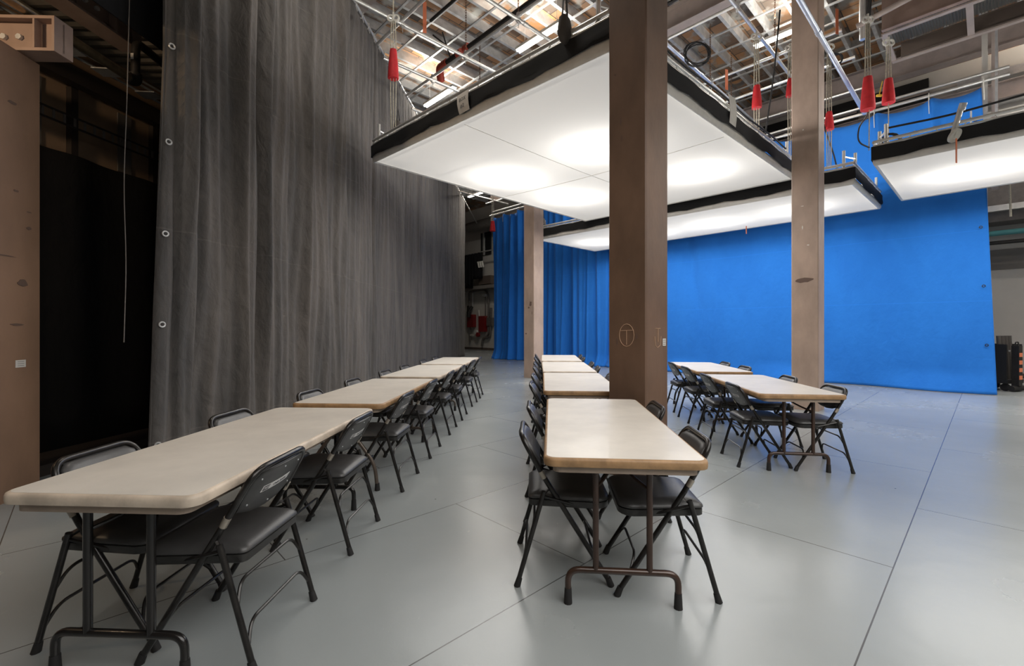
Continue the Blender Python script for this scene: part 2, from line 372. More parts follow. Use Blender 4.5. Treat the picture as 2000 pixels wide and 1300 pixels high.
# I-beams in the ceiling
def ibeam(name, a0, a1, b0, b1, z0, h, fw, m, label, grp=None, par=None):
    mb = MB(); t = .018
    if abs(a1-a0) > abs(b1-b0): L = a1-a0; rz = TH
    else: L = b1-b0; rz = TH+pi/2
    c = G((a0+a1)/2, (b0+b1)/2, z0)
    mb.box((0, 0, t/2), (L, fw, t)); mb.box((0, 0, h-t/2), (L, fw, t)); mb.box((0, 0, h/2), (L, .012, h-2*t))
    o = mb.build(name, m); o.location = c; o.rotation_euler = (0, 0, rz)
    if par: o.location = c-par.location; o.parent = par; return o
    tag(o, label, 'beam', grp); return o
ibeam('roof_beam', 9.75, 9.75, -4, 15, 8.1, .50, .26, 'pink', 'beige painted steel roof beam crossing above the bright white softbox')
ibeam('roof_beam', 4.3, 4.3, 1.5, 11, 8.12, .50, .26, 'pink', 'beige painted steel roof beam nearest to the dark curtain top')
ibeam('roof_beam', 15.6, 15.6, -4, 18, 7.9, .50, .3, 'pink', 'beige painted steel roof beam farthest back above the blue backdrop')

# pipe grid
PZ = 7.2
def pipe(name, p0, p1, r, m, label, cat='pipe', grp=None, couplings=True):
    p0 = Vector(p0); p1 = Vector(p1); mid = (p0+p1)/2; d = p1-p0
    mb = MB(); mb.rod(p0-mid, p1-mid, r, 10)
    if couplings:
        n_ = max(1, int(d.length/3.2)); u = d.normalized()
        for i in range(1, n_): q = p0-mid+d*(i/n_); mb.rod(q-u*.05, q+u*.05, r*1.25, 10)
    o = mb.build(name, m); o.location = mid; tag(o, label, cat, grp); return o
UB = [ 3.16, 4.57, 6.15, 7.78, 9.04, 10.6, 12.2, 13.8, 15.6]
ordn = ['nearest to the right columns', 'second from the right', 'third from the right', 'fourth from the right', 'fifth from the right', 'sixth from the right', 'seventh from the right', 'third from the far left', 'second from the far left', 'farthest to the left']
for i, b in enumerate(UB):
    a0 = max(2.0, clip_a(b)); 
    pipe('grid_pipe', G(a0, b, PZ), G(14.6, b, PZ), .034, 'bluepipe' if i == 1 else 'pipe', 'silver grid pipe running away to the right, %s' % ordn[i], grp='pipes of the hanging grid')
VA = [4.49, 6.02, 7.45, 8.72, 10.97, 12.27, 14.0]
ordn2 = ['nearest', 'second nearest', 'third nearest', 'middle', 'third farthest', 'second farthest', 'farthest']
for i, a in enumerate(VA):
    b1 = min(16.5, clip_b(a))
    pipe('cross_pipe', G(a, 2.0, PZ+.075), G(a, b1, PZ+.075), .032, 'pipe', 'silver cross pipe of the ceiling grid, the %s one' % ordn2[i], grp='cross pipes of the hanging grid')
pipe('low_pipe', G(4.3, 1.75, 5.77), G(11.7, 1.75, 5.77), .038, 'bluepipe', 'bluish pipe passing in front of the second column top')
# clamps at crossings and chains up to the joists
cl = None; chm = None
def chain_mb(L, link=.075):
    mb = MB(); n = int(L/(link*.72))
    for i in range(n):
        z = -i*link*.72; pts = []
        for k in range(8):
            a = 2*pi*k/8; x = .016*math.cos(a); y = (link/2)*math.sin(a)
            pts.append((x, 0, z+y) if i % 2 == 0 else (0, x, z+y))
        mb.tube(pts, .0055, 4, True)
    return mb
for i, b in enumerate(UB[:8]):
    for j, a in enumerate(VA):
        if b > clip_b(a)-.2 or a < 2.2: continue
        if (i+j) % 2 == 0 or i < 3:
            if chm is None: chm = chain_mb(1.33).build('hanging_chain', 'chain'); o = chm
            else: o = chm.copy(); COL.objects.link(o)
            o.location = G(a+.06, b+.06, HT-.28); o.rotation_euler = (0, 0, rnd.random()*3)
            tag(o, 'rusty chain holding a crossing of the ceiling pipe grid', 'chain', 'chains holding the pipe grid')
        if cl is None:
            mb = MB(); mb.box((0, 0, .037), (.05, .05, .19)); mb.box((0, 0, 0), (.10, .04, .10)); mb.rod((-.03, -.05, .07), (.09, .06, .07), .01, 6); mb.rod((0, 0, -.05), (.02, .02, -.14), .008, 6)
            cl = mb.build('pipe_clamp', 'pipe'); o = cl
        else: o = cl.copy(); COL.objects.link(o)
        o.location = G(a, b, PZ); o.rotation_euler = (0, 0, TH)
        tag(o, 'metal clamp joining two pipes of the ceiling grid', 'clamp', 'clamps at the grid crossings')
# sprinkler mains
def ss(name, pts, r, m, label, cat):
    o = MB().tube(fillet(pts, .12), r, 12).build(name, m); return tag(o, label, cat)
SP = empty('sprinkler_main', G(6.56, 4.5, 7.85)); tag(SP, 'thick black sprinkler pipe with red couplings near the curtain top', 'pipe')
def sub(parent, mb, name, m):
    mb.v = [v-parent.location for v in mb.v]; return mb.build(name, m, parent)
sub(SP, MB().tube([G(6.56, .5, 7.9), G(6.56, 8.35, 7.9)], .06, 12), 'pipe_run', 'blackpipe')
sub(SP, MB().tube([G(6.56, 8.35, 7.9), G(6.56, 8.5, 7.9)], .10, 12).tube([G(6.56, 8.62, 7.9), G(6.56, 8.78, 7.9)], .095, 12), 'coupling', 'redpaint')
sub(SP, MB().tube([G(6.56, 8.78, 7.9), G(6.56, 9.25, 7.9)], .075, 12), 'pipe_stub', 'blackpipe')
sub(SP, MB().tube(fillet([G(6.56, 9.2, 7.9), G(6.56, 9.55, 7.9), G(6.75, 9.75, 7.75)], .1), .10, 12), 'elbow', 'redpaint')
for k in range(2):
    sub(SP, MB().rod(G(6.5, 9.0-.25*k, 7.9), G(6.2-.1*k, 8.9+.25*k, 8.35), .018, 6), 'brace', 'blackpipe')
pipe('sprinkler_branch', G(5.41, 2.0, 7.9), G(5.41, 8.2, 7.9), .032, 'blackpipe', 'thin black sprinkler branch pipe nearest the curtain', 'pipe')
pipe('sprinkler_branch', G(8.6, 2.5, 7.9), G(8.6, 8.0, 7.9), .035, 'blackpipe', 'black pipe running behind the big middle column under the ceiling', 'pipe')

# fluorescent fixtures
for i, ((x, y), L) in enumerate(TUBES):
    e = empty('tube_light', (x, y, 8.0), TH)
    tag(e, ['lit fluorescent strip light above the white softbox, right of the sandbag', 'lit fluorescent strip light near the curtain top and red elbow', 'lit fluorescent strip light by the second column top',
            'far lit strip light at the end of the dark curtain', 'far lit strip light above the blue cloth end'][i] if i < 5 else 'added fluorescent ceiling strip light outside the picture', 'light', None if i < 5 else 'added strip lights outside the picture')
    MB().box((0, 0, .06), (.16, L, .06)).build('housing', 'fixture', e)
    t = MB()
    for s in (-.04, .04): t.rod((s, -L/2+.03, .005), (s, L/2-.03, .005), .022, 10)
    t.build('tube', 'tube', e)
    MB().rod((0, -L/3, .09), (0, -L/3, HT-8.28), .004, 5).rod((0, L/3, .09), (0, L/3, HT-8.28), .004, 5).build('hanger', 'steel', e)

# ------------------------------------------------------------ softboxes
_MB = MB
BL = ['large white overhead softbox with black skirt nearest the camera', 'white overhead softbox with black skirt behind the big one', 'white overhead softbox at the right edge of the photo', 'added white overhead fill softbox above the camera outside the picture']
def softbox(i):
    a0, a1, b0, b1, z = BOX[i]; W_, D_ = a1-a0, b1-b0
    e = empty('softbox', G((a0+a1)/2, (b0+b1)/2, z), TH); tag(e, BL[i], 'softbox')
    ca, cb_, cc, cd = TILT[i]
    class MB(_MB):
        def build(s, *k, **kw):
            for v in s.v:
                u = max(0, min(1, v.x/W_+.5)); w = max(0, min(1, v.y/D_+.5))
                v.z += (1-u)*w*ca+(1-u)*(1-w)*cb_+u*(1-w)*cc+u*w*cd
            return _MB.build(s, *k, **kw)
    # diffuser: gently sagging sheet
    mb = MB(); nx, ny = 24, 24; vs = []; fs = []
    for yy in range(ny+1):
        for xx in range(nx+1):
            u, v = xx/nx, yy/ny
            sag = -.05*math.sin(pi*u)*math.sin(pi*v)
            vs.append(((u-.5)*(W_-.02), (v-.5)*(D_-.02), .03+sag))
    for yy in range(ny):
        for xx in range(nx):
            k = yy*(nx+1)+xx; fs.append((k, k+nx+1, k+nx+2, k+1))
    mb.add(vs, fs, True).build('diffuser', 'silk', e)
    # rolled cloth edge
    mb = MB(); W2, D2 = W_/2, D_/2
    prof = [(-.01, .028), (.018, .012), (.035, .03), (.045, .06), (.042, .10), (.034, .13), (.028, .145), (.02, .145)]
    loft(mb, [[(sx*(W2+o), sy*(D2+o), z_) for sx, sy in ((-1, -1), (0, -1), (1, -1), (1, 0), (1, 1), (0, 1), (-1, 1), (-1, 0))] for o, z_ in prof], cap=False)
    mb.build('rolled_edge', 'whitecloth', e)
    # black skirt with wavy lower hem
    mb = MB(); per = []
    corners = [(-W2, -D2), (W2, -D2), (W2, D2), (-W2, D2)]
    for c in range(4):
        p, q = Vector(corners[c]), Vector(corners[(c+1) % 4]); n_ = max(8, int((q-p).length/.2))
        for k in range(n_): per.append(p.lerp(q, k/n_))
    k = len(per); ri = []; off = .062
    for zz in range(4):
        ring = []
        for j, p in enumerate(per):
            s_ = .015*math.sin(j*.9)+.01*math.sin(j*2.3+1)
            f = 1+off/max(W2, D2)
            x, y = p.x*(1+(off+s_*(zz == 1))/W2), p.y*(1+(off+s_*(zz == 1))/D2)
            zc = [.105+s_, .16, .23, .315+.008*math.sin(j*1.7)][zz]
            ring.append((x, y, zc))
        ri.append(ring)
    inner = [[(x*.9985, y*.9985, zz_) for x, y, zz_ in r_] for r_ in ri[::-1]]
    loft(mb, ri+inner, cap=False); mb.build('skirt', 'skirt', e)
    # frame: two pipe rails with lacing, uprights and spreader pipes
    mb = MB(); o_ = .03
    for zf, r_ in ((.40, .027), (.335, .02)):
        mb.tube(fillet([(-W2-o_, -D2-o_, zf), (W2+o_, -D2-o_, zf)], .01), r_, 8); mb.tube([(-W2-o_, D2+o_, zf), (W2+o_, D2+o_, zf)], r_, 8)
        mb.tube([(-W2-o_, -D2-o_, zf), (-W2-o_, D2+o_, zf)], r_, 8); mb.tube([(W2+o_, -D2-o_, zf), (W2+o_, D2+o_, zf)], r_, 8)
    mb.build('pipe_frame', 'pipe', e)
    mb = MB()
    for t_ in range(1, 4): x = -W2+W_*t_/4; mb.rod((x, -D2, .46), (x, D2, .46), .024, 8)
    mb.build('spreader_pipes', 'pipe', e)
    mb = MB()
    for c in range(4):
        p, q = Vector(corners[c]), Vector(corners[(c+1) % 4]); n_ = int((q-p).length/.30)
        for k in range(n_):
            m_ = p.lerp(q, (k+.5)/n_); x, y = m_.x*(1+o_/W2), m_.y*(1+o_/D2)
            d_ = (q-p).normalized()*(.045 if k % 2 else -.045)
            mb.tube([(x-d_.x, y-d_.y, .30), (x*1.005, y*1.005, .36), (x+d_.x, y+d_.y, .435), (x, y, .40)], .007, 5)
    mb.build('lacing', 'offwhite', e)
    mb = MB()
    for (x, y) in corners:
        sx, sy = (1 if x > 0 else -1), (1 if y > 0 else -1)
        mb = MB()
        for dx, dy in ((0, -.12*sy), (-.30*sx, 0)):
            mb.rod((x+dx, y+dy, .30), (x+dx, y+dy, .66), .026, 8)
        mb.rod((x, y-.12*sy, .55), (x-.30*sx, y, .55), .014, 6); mb.build('corner_posts', 'pipe', e)
    if i == 0:
        # two small stitched patches on the front seam
        mb = MB(); mb.tube([(0, (q/20-.5)*D_*.97, .026-.05*math.sin(pi*q/20)) for q in range(21)], .004, 4); mb.build('seam', 'whitecloth', e)
        mb = MB(); mb.tube([((q/20-.5)*W_*.97, 0, .026-.05*math.sin(pi*q/20)) for q in range(21)], .004, 4); mb.build('seam', 'whitecloth', e)
    return e
SB = [softbox(i) for i in range(4)]
# lamps above the diffusers
for bi, ls in enumerate(LAMPS):
    for k, (a, b) in enumerate(ls):
        z = BOX[bi][4]
        e = empty('overhead_lamp', G(a, b, z+.42), TH)
        tag(e, 'round lamp hanging inside the %s softbox' % ['nearest', 'rear', 'right'][bi], 'lamp', 'lamps inside the %s softbox' % ['nearest', 'rear', 'right'][bi])
        ring = MB(); n_ = 14
        loft(ring, [[(.17*math.cos(2*pi*q/n_), .17*math.sin(2*pi*q/n_), .12) for q in range(n_)], [(.19*math.cos(2*pi*q/n_), .19*math.sin(2*pi*q/n_), .22) for q in range(n_)], [(.10*math.cos(2*pi*q/n_), .10*math.sin(2*pi*q/n_), .30) for q in range(n_)]])
        ring.build('lamp_housing', 'steel', e)
        MB().rod((0, 0, .30), (0, 0, .6), .012, 6).build('hanger', 'steel', e)

def hoist(x, y, z0, z1, label, h=.42, r=.085, top=None):
    """red canvas sleeve over a pulley hanging on ropes; z0..z1 sleeve, ropes to 'top' and down to the softbox"""
    e = empty('hoist_sleeve', (x, y, z0)); tag(e, label, 'hoist', None)
    n_ = 14; mb = MB()
    rings = []
    for t_, rr in ((0, 1.05), (.08, 1.1), (.5, .95), (.9, .72), (1, .66)):
        rings.append([((r*rr)*math.cos(2*pi*q/n_)*(1+.06*math.sin(3*q)), (r*rr)*math.sin(2*pi*q/n_), t_*(z1-z0)) for q in range(n_)])
    loft(mb, rings); mb.build('sleeve', 'red', e)
    tp = (top or PZ)-z0
    mb = MB()
    for dx in (-.05, 0, .05): mb.rod((dx, .01*dx, z1-z0-.02), (dx*.6, 0, tp-.10), .010, 6)
    mb.build('rope', 'rope', e)
    mb = MB()
    for dx in (-.045, .045): mb.tube([(dx+.05*math.cos(q*pi/6), 0, tp-.08+.05*math.sin(q*pi/6)) for q in range(12)], .02, 6, True)
    mb.rod((0, 0, tp-.07), (0, 0, tp+.02), .02, 6)
    mb.build('pulley', 'offwhite', e)
    return e
def dropropes(e, zb, xs=(-.05, 0, .05)):
    mb = MB()
    for dx in xs: mb.rod((dx, 0, .02), (dx*.7, 0, zb-e.location.z), .009, 6)
    mb.build('drop_rope', 'rope', e)
h = hoist(-2.03, 7.75, 5.61, 6.10, 'red hoist sleeve hanging by the dark curtain at the left softbox corner', top=6.72); dropropes(h, 4.66)
mbx = MB(); mbx.rod((.0, 0, 1.08), (.0, 0, PZ-5.61), .012, 6); mbx.build('hang_rope', 'rope', h)
h = hoist(4.68, 8.67, 5.55, 5.98, 'red hoist sleeve hanging between the two tall right columns', top=7.0, r=.08); dropropes(h, 4.66)
h = hoist(6.17, 8.82, 5.2, 5.55, 'red hoist sleeve just right of the second column over the rear softbox', top=6.9, r=.075); dropropes(h, 4.45)
h = hoist(6.32, 8.05, 5.22, 5.80, 'long red hoist sleeve left of its twin over the right softbox corner', top=6.9, r=.10); dropropes(h, 4.50, (.03,))
h = hoist(6.83, 8.22, 5.42, 5.86, 'shorter red hoist sleeve with yellow tag over the right softbox', top=6.6, r=.09); dropropes(h, 4.50, (0,))
MB().box((-.17, 0, .14), (.09, .03, .035)).tube([(-.17, 0, .15), (-.11, 0, .40)], .008, 5).build('yellow_tag', 'yellow', h)
h = hoist(5.65, 9.2, 6.05, 6.4, 'red hoist sleeve half hidden behind the second column', top=7.1, r=.075); dropropes(h, 4.5)
h = hoist(-.82, 19.2, 5.45, 5.88, 'small far red hoist sleeve left of the blue cloth end', top=7.2, r=.11)

# sandbags on the frame
def sandbag(name, loc, s, label, strap=.35):
    e = empty(name, loc, .6); tag(e, label, 'sandbag')
    mb = MB(); n_ = 14; rings = []
    for t_, wx, wy in ((0, .35, .3), (.08, .75, .8), (.3, 1.05, 1.1), (.6, .95, 1.0), (.85, .8, .7), (1, .35, .3)):
        rings.append([(s*.5*wx*math.cos(2*pi*q/n_), s*.28*wy*math.sin(2*pi*q/n_), -s*1.7*(1-t_)) for q in range(n_)])
    loft(mb, rings); mb.build('bag', 'bag', e)
    MB().tube([(-.04*s*5, 0, -.05), (0, 0, strap), (.04*s*5, 0, -.05)], .012, 6).build('strap', 'cable', e)
    return e
sandbag('sandbag', (.56, 4.80, 4.66), .18, 'dark grey sandbag hanging from rope at the near corner of the big softbox', .5)
sandbag('sandbag', (-1.98, 7.88, 4.95), .15, 'small brown sandbag on the left corner of the big softbox', .2)
sandbag('sandbag', (.95, 13.9, 4.72), .22, 'dark sandbag on the rear softbox frame right of the far column', .3)
# tags draped over the skirt
def skirt_tag(a, b, z, rz, w_, h_, m, label, txt=None):
    e = empty('skirt_tag', G(a, b, z), rz); tag(e, label, 'tag')
    mb = MB(); vs = []; fs = []
    for i in range(5):
        t_ = i/4; yy = -.02*math.sin(t_*pi)
        for s_, th in ((-1, 0), (1, 0), (1, .004), (-1, .004)): vs.append((s_*w_/2*(1-.12*t_)+.03*t_, yy-th, -h_*t_))
    for i in range(4):
        for k in range(4): fs.append((i*4+k, i*4+(k+1) % 4, (i+1)*4+(k+1) % 4, (i+1)*4+k))
    fs += [(0, 1, 2, 3), (16, 17, 18, 19)]
    mb.add(vs, fs); mb.build('tag_cloth', m, e)
    if txt:
        for q, (tx, zz, sz) in enumerate(txt):
            text_obj('lettering', tx, sz, 'ink', e, Matrix.Translation((.01, -.027, zz))@Matrix.Rotation(R(90), 4, 'X'))
    return e
skirt_tag(3.715, 4.85, 4.50, TH-pi/2, .25, .27, 'paper', 'white cloth tag with black writing hanging on the near skirt', [('BOX', -.10, .07), ('#2', -.19, .075)])
skirt_tag(6.75, 2.53, 4.66, TH, .26, .40, 'whitecloth', 'grey fabric strip wrapped over the right skirt of the big softbox')

# cable coils and hanging cables
def cable(name, pts, r, label, sm=True, m='cable', cat='cable'):
    P = [Vector(p) for p in pts]; c = P[0].copy()
    mb = MB().tube(fillet([p-c for p in P], .25, 6) if sm else [p-c for p in P], r, 6)
    o = mb.build(name, m); o.location = c; return tag(o, label, cat)
def coil(name, c, r, label, ax, turns=4):
    mb = MB(); pts = []
    N = 16*turns
    for k in range(N):
        a = 2*pi*k/16; rr = r*(1+.10*math.sin(k*.7)); d = ax*((k/N-.5)*.09)
        e1 = ax.orthogonal().normalized(); e2 = ax.cross(e1)
        pts.append(d+(e1*math.cos(a)+e2*math.sin(a)*1.25)*rr)
    mb.tube(pts, .012, 6); o = mb.build(name, m := 'cable'); o.location = c; return tag(o, label, 'cable')
coil('cable_coil', (3.45, 8.45, 6.45), .19, 'black cable coil hanging under the grid right of the big column', Vector((.4, .9, 0)).normalized())
coil('cable_coil', (6.68, 7.98, 4.62), .12, 'black cable coil lying on the corner of the right softbox frame', Vector((.6, .6, .5)).normalized(), 5)
coil('cable_coil', (6.35, 8.9, 6.62), .10, 'small black coil clipped to the bluish grid pipe', Vector((.6, .8, 0)).normalized())
cable('power_cable', [(5.9, 8.75, 7.1), (5.93, 8.75, 6.2), (6.02, 8.78, 5.3), (6.35, 8.95, 4.8), (6.42, 8.95, 4.5)], .014, 'black power cable dropping to the rear softbox corner beside the red sleeve')
cable('power_cable', [(6.45, 8.2, 5.9), (6.43, 8.15, 5.2), (6.12, 8.0, 4.9), (6.1, 8.0, 4.62), (6.35, 8.05, 4.55)], .013, 'black looped cable under the long red sleeve')
cable('power_cable', [(4.85, 8.2, 7.1), (4.82, 8.3, 6.2), (4.78, 8.4, 5.5), (4.72, 8.5, 4.8)], .014, 'black cable hanging left of the second column to the big softbox')
cable('frame_cable', [G(9.40, 1.1, 4.56), G(9.40, .4, 4.52), G(9.40, -.5, 4.56), G(9.40, -1.6, 4.55), G(9.4, -3, 4.58), G(9.4, -4.3, 4.57)], .016, 'black cable strapped along the front pipe of the right softbox')
cable('frame_cable', [G(4.6, 2.54, 4.535), G(5.3, 2.54, 4.52), G(6.4, 2.54, 4.585), G(7.3, 2.54, 4.56), G(8.6, 2.54, 4.62), G(9.3, 2.54, 4.61)], .014, 'black cable lying along the right pipe of the big softbox')
cable('slack_cable', [G(9.6, 3.0, 7.75), G(9.7, 1.8, 7.3), G(9.9, .6, 7.7), G(10.3, -1, 7.9)], .012, 'thin black cable slung between the roof beam and the catwalk')
# orange tapes
def tape(x, y, z, L, label, w_=.07, m='orange'):
    o = MB().box((0, 0, -L/2), (w_, .006, L), .25).build('marker_tape', m); o.location = (x, y, z); return tag(o, label, 'tape')
tape(-1.68, 8.72, 7.62, .60, 'orange marker tape hanging from the grid near the curtain')
tape(4.76, 10.05, 7.08, .45, 'orange marker tape hanging from a grid pipe left of the second column')
tape(6.42, 8.95, 7.65, .5, 'orange marker tape among the cables left of the catwalk')
tape(6.05, 11.7, 3.98, .2, 'short red tape hanging under the rear softbox edge', .03)
# end cap pipe with streamer on the right softbox
e = empty('end_cap', G(9.30, .35, 4.16), R(20)); tag(e, 'pipe stub with round pad and orange streamer on the right softbox', 'pipe end')
MB().tube([(0, 0, .05), (-.02, -.1, .38)], .035, 12).build('pipe_stub', 'pipe', e)
MB().rod((-.02, -.10, .34), (-.026, -.13, .43), .045, 12).build('collar', 'steel', e)
mb = MB(); mb.rod((0, -.03, 0), (0, .0, .02), .10, 18); mb.rod((0, -.05, 0), (0, -.02, .01), .055, 14); mb.build('round_pad', 'offwhite', e)
MB().box((0, -.035, -.22), (.035, .004, .36)).build('streamer', 'orange', e)
# ------------------------------------------------------------ columns
def chamfer_sq(s, c): h = s/2; return [(h-c, -h), (h, -h+c), (h, h-c), (h-c, h), (-h+c, h), (-h, h-c), (-h, -h+c), (-h+c, -h)]
def column(a, b, label, s=.385, hz=HT-.25, m='column'):
    o = empty('column', G(a+s/2, b+s/2, 0), TH); tag(o, label, 'column')
    MB().prism(chamfer_sq(s, .012), 0, hz).build('shaft', m, o)
    return o
P1 = column(3.53, 2.03, 'large brown steel column in the middle behind the nearest centre table', .385, m='colshaded')
P2 = column(8.60, 1.88, 'brown column on the right between the rear softbox and blue cloth')
P3 = column(8.77, 8.36, 'far brown column behind the middle row of tables')
hs = .385/2+.002
def on_face(o, face, u, z):   # face 'a': normal -a (right-hand face seen from camera is -b)
    return Matrix.Translation((-hs, u, z))@Matrix.Rotation(R(-90), 4, 'Z')@Matrix.Rotation(R(90), 4, 'X') if face == 'left' else Matrix.Translation((u, -hs, z))@Matrix.Rotation(R(90), 4, 'X')
def mark(o, face, u, z, pts, r=.0025, name='chalk_mark', m='chalk'):
    mb = MB()
    for p in pts: mb.tube([(x, y, 0) for x, y in p], r, 5)
    mb.xf(on_face(o, face, u, z)); return mb.build(name, m, o)
circ = [[(.075*math.cos(t_*pi/8), .10*math.sin(t_*pi/8)) for t_ in range(17)]]
mark(P1, 'left', 0, 1.28, circ+[[(-.07, .04), (.07, .045)], [(0, .045), (.0, -.085)]])
mark(P1, 'right', 0, 1.27, [[(-.04, .07), (.05, .07)], [(.01, .07), (.01, -.05)], [(-.05, .0), (-.04, -.08), (0, -.1), (.05, -.08), (.06, 0)]])
def plate(o, face, u, z, w_, h_, lines=3, label='small white printed label'):
    mx_ = on_face(o, face, u, z); p = MB().box((0, 0, 0), (w_, h_, .002)).xf(mx_).build('label_plate', 'paper', o); p['label'] = label
    mb = MB()
    for k in range(lines): mb.box((0, h_*(.28-.28*k), .0016), (w_*.75, h_*.07, .001))
    mb.xf(mx_).build('print_lines', 'ink', p); return p
plate(P1, 'right', .12, 1.215, .055, .065, 4)
def smudge(o, face, u, z, w_, h_, m='smudge'):
    mb = MB(); pts = [(w_/2*math.cos(k*pi/6)*(.6+.5*rnd.random()), h_/2*math.sin(k*pi/6)*(.6+.5*rnd.random())) for k in range(12)]
    mb.prism(pts, -.001, .0012); mb.xf(on_face(o, face, u, z)); return mb.build('smudge', m, o)
for (f, u, z, a_, b_) in (('left', .06, 3.2, .015, .09), ('left', .05, 3.05, .012, .07), ('left', .12, 3.65, .02, .02), ('left', -.02, 1.95, .03, .025), ('left', -.1, 1.27, .02, .06), ('left', .1, 1.22, .02, .06)):
    smudge(P1, f, u, z, a_, b_)
for (u, z, a_, b_) in ((.03, 3.35, .05, .012), (-.05, 2.7, .04, .02), (.02, 4.6, .03, .02), (.03, 3.0, .02, .08)): smudge(P2, 'left', u, z, a_, b_, 'paper')
smudge(P2, 'left', 0, 2.13, .28, .09)
for (u, z, a_, b_) in ((-.07, 2.0, .10, .16), (.0, 1.9, .08, .05), (-.12, 1.75, .02, .1), (.1, 1.2, .06, .05)): smudge(P3, 'left', u, z, a_, b_)

# left pier
PA = Vector((-3.93, 3.77)); pd = Vector((-.131, .991)); pn = Vector((-.991, -.131))
q0 = PA; q1 = PA-pd*1.5; pw = .5
pier = empty('pier', (PA.x, PA.y, 0)); tag(pier, 'wide tan brown column at the left edge of the photo', 'column')
MB().prism([(0, 0), tuple(pn*pw), tuple(pn*pw-pd*1.5), tuple(-pd*1.5)], 0, 3.53).build('shaft', 'pier', pier)
ang = math.atan2(-pd.y, -pd.x)
def pier_m(d_, z): p = -pd*d_-pn*.002; return Matrix.Translation((p.x, p.y, z))@Matrix.Rotation(math.atan2(pd.y, pd.x), 4, 'Z')@Matrix.Rotation(R(90), 4, 'X')
lp = MB().box((0, 0, 0), (.085, .058, .003)).xf(pier_m(.17, 1.06)).build('label_plate', 'paper', pier); lp['label'] = 'small white printed label'
mb = MB()
for k in range(3): mb.box((0, .016-.016*k, .002), (.055, .003, .001))
mb.xf(pier_m(.17, 1.06)).build('print_lines', 'ink', lp)
for d_, z, a_, b_ in ((.24, 3.1, .09, .03), (.10, 2.28, .05, .012), (.2, 1.37, .12, .02), (.15, 1.7, .10, .07), (.1, 2.15, .05, .03), (.21, 2.42, .05, .02), (.3, 1.9, .2, .012)):
    pts = [(a_/2*math.cos(k*pi/6)*(.6+.5*rnd.random()), b_/2*math.sin(k*pi/6)*(.6+.5*rnd.random())) for k in range(12)]
    MB().prism(pts, -.001, .0015).xf(pier_m(d_, z)).build('smudge', 'smudge', pier)

# ------------------------------------------------------------ dark curtain on the left
def curtain_mesh(x_of, y0, y1, z0, z1, nu, nv, disp, du=lambda u, t: 0, thick=0):
    vs = []; fs = []
    for j in range(nv+1):
        t = j/nv
        for i in range(nu+1):
            u = i/nu; yy = y0(t)+(y1-y0(t))*(u**1.5)
            d = disp(yy, t)
            zz = z0+(z1-z0)*t
            vs.append((x_of(yy)+d, yy, zz))
    for j in range(nv):
        for i in range(nu):
            k = j*(nu+1)+i; fs.append((k, k+1, k+nu+2, k+nu+1))
    return vs, fs
CTOP = 7.44
rr_ = random.Random(3)
# fold table: position along y, width, depth, bottom taper
folds = []
y = 4.25
while y < 21.8:
    wdt = rr_.uniform(.15, .5) if y < 7.5 else rr_.uniform(.07, .24)
    folds.append((y, wdt, rr_.uniform(.02, .08)*(1 if y < 9 else .55)*(1 if rr_.random() < .8 else -.6), rr_.uniform(-.10, .10), rr_.random()*.79))
    y += wdt*rr_.uniform(.8, 1.7)
for yb, wd, dp in ((4.62, .17, -.12), (5.15, .10, .16), (5.55, .07, -.15), (5.78, .12, .12), (6.35, .22, -.13), (6.7, .08, .13), (7.2, .12, .08), (7.75, .12, .10), (9.6, .05, -.12)):
    folds.append((yb, wd, dp, rr_.uniform(-.12, .06), .8))
def cdisp(y, t):
    d = 0
    for (yc, wd, dp, tp, ph) in folds:
        c_ = yc+tp*(1-t)*1.2+.03*math.sin(t*7+ph*9)
        q = (y-c_)/wd
        if abs(q) < 3:
            strength = (.22+.78*t**.9)*(2.2 if yc < 8 else 1) if ph < .8 else (.75+.25*t)
            d += dp*math.exp(-q*q*1.6)*strength
    d += .012*math.sin(y*41+math.sin(t*9+y*3)*2)*(1 if y < 9 else .6)+.02*math.sin(t*14+y*5)*(1-t)
    if t > .96: d *= max(.3, 1-(t-.96)*15)
    return d*(1 if y > 4.25 else .3)+.0
# left edge leans outwards towards the floor
def y_edge(t): return 3.99+.17*min(1, t*1.9)
xo = lambda yy: CX0+CK*yy
vs, fs = curtain_mesh(xo, y_edge, 22.0, .02, CTOP, 760, 60, cdisp)
C = empty('stage_curtain', (0, 0, 0)); tag(C, 'tall dark grey cloth curtain hanging along the left side', 'curtain')
mb = MB(); mb.add(vs, fs, True); cu = mb.build('cloth', 'curtain', C, autos=False)
md = cu.modifiers.new('thickness', 'SOLIDIFY'); md.thickness = .006
# folded leading hem
mb = MB(); vs = []; fs = []
for j in range(41):
    t = j/40; ye = y_edge(t); zz = .02+(CTOP-.02)*t; wv = .10+.05*(1-abs(t-.45)*2)+.01*math.sin(t*30)
    lean = .10+.15*max(0, .55-t)
    for k, (dy, dx) in enumerate(((-.005, .0), (.03, .035), (wv*.75, .055), (wv+lean*.3, .018+.02*math.sin(t*9)))):
        vs.append((xo(ye)+dx, ye+dy, zz))
for j in range(40):
    for k in range(3): a_ = j*4+k; fs.append((a_, a_+1, a_+5, a_+4))
mb.add(vs, fs, True); hm = mb.build('folded_hem', 'curtain', C, autos=False); md = hm.modifiers.new('thickness', 'SOLIDIFY'); md.thickness = .005
for z in (.30, 1.375, 2.20, 3.05, 3.95, 4.85, 5.8):
    t = z/CTOP; ye = y_edge(t)+.035
    mb = MB(); mb.tube([(0, .022*math.cos(k*pi/8), .022*math.sin(k*pi/8)) for k in range(16)], .008, 6, True); mb.xf(Matrix.Translation((xo(ye)+.052, ye, z))@Matrix.Rotation(-.6, 4, 'Z'))
    mb.build('grommet', 'steel', C)
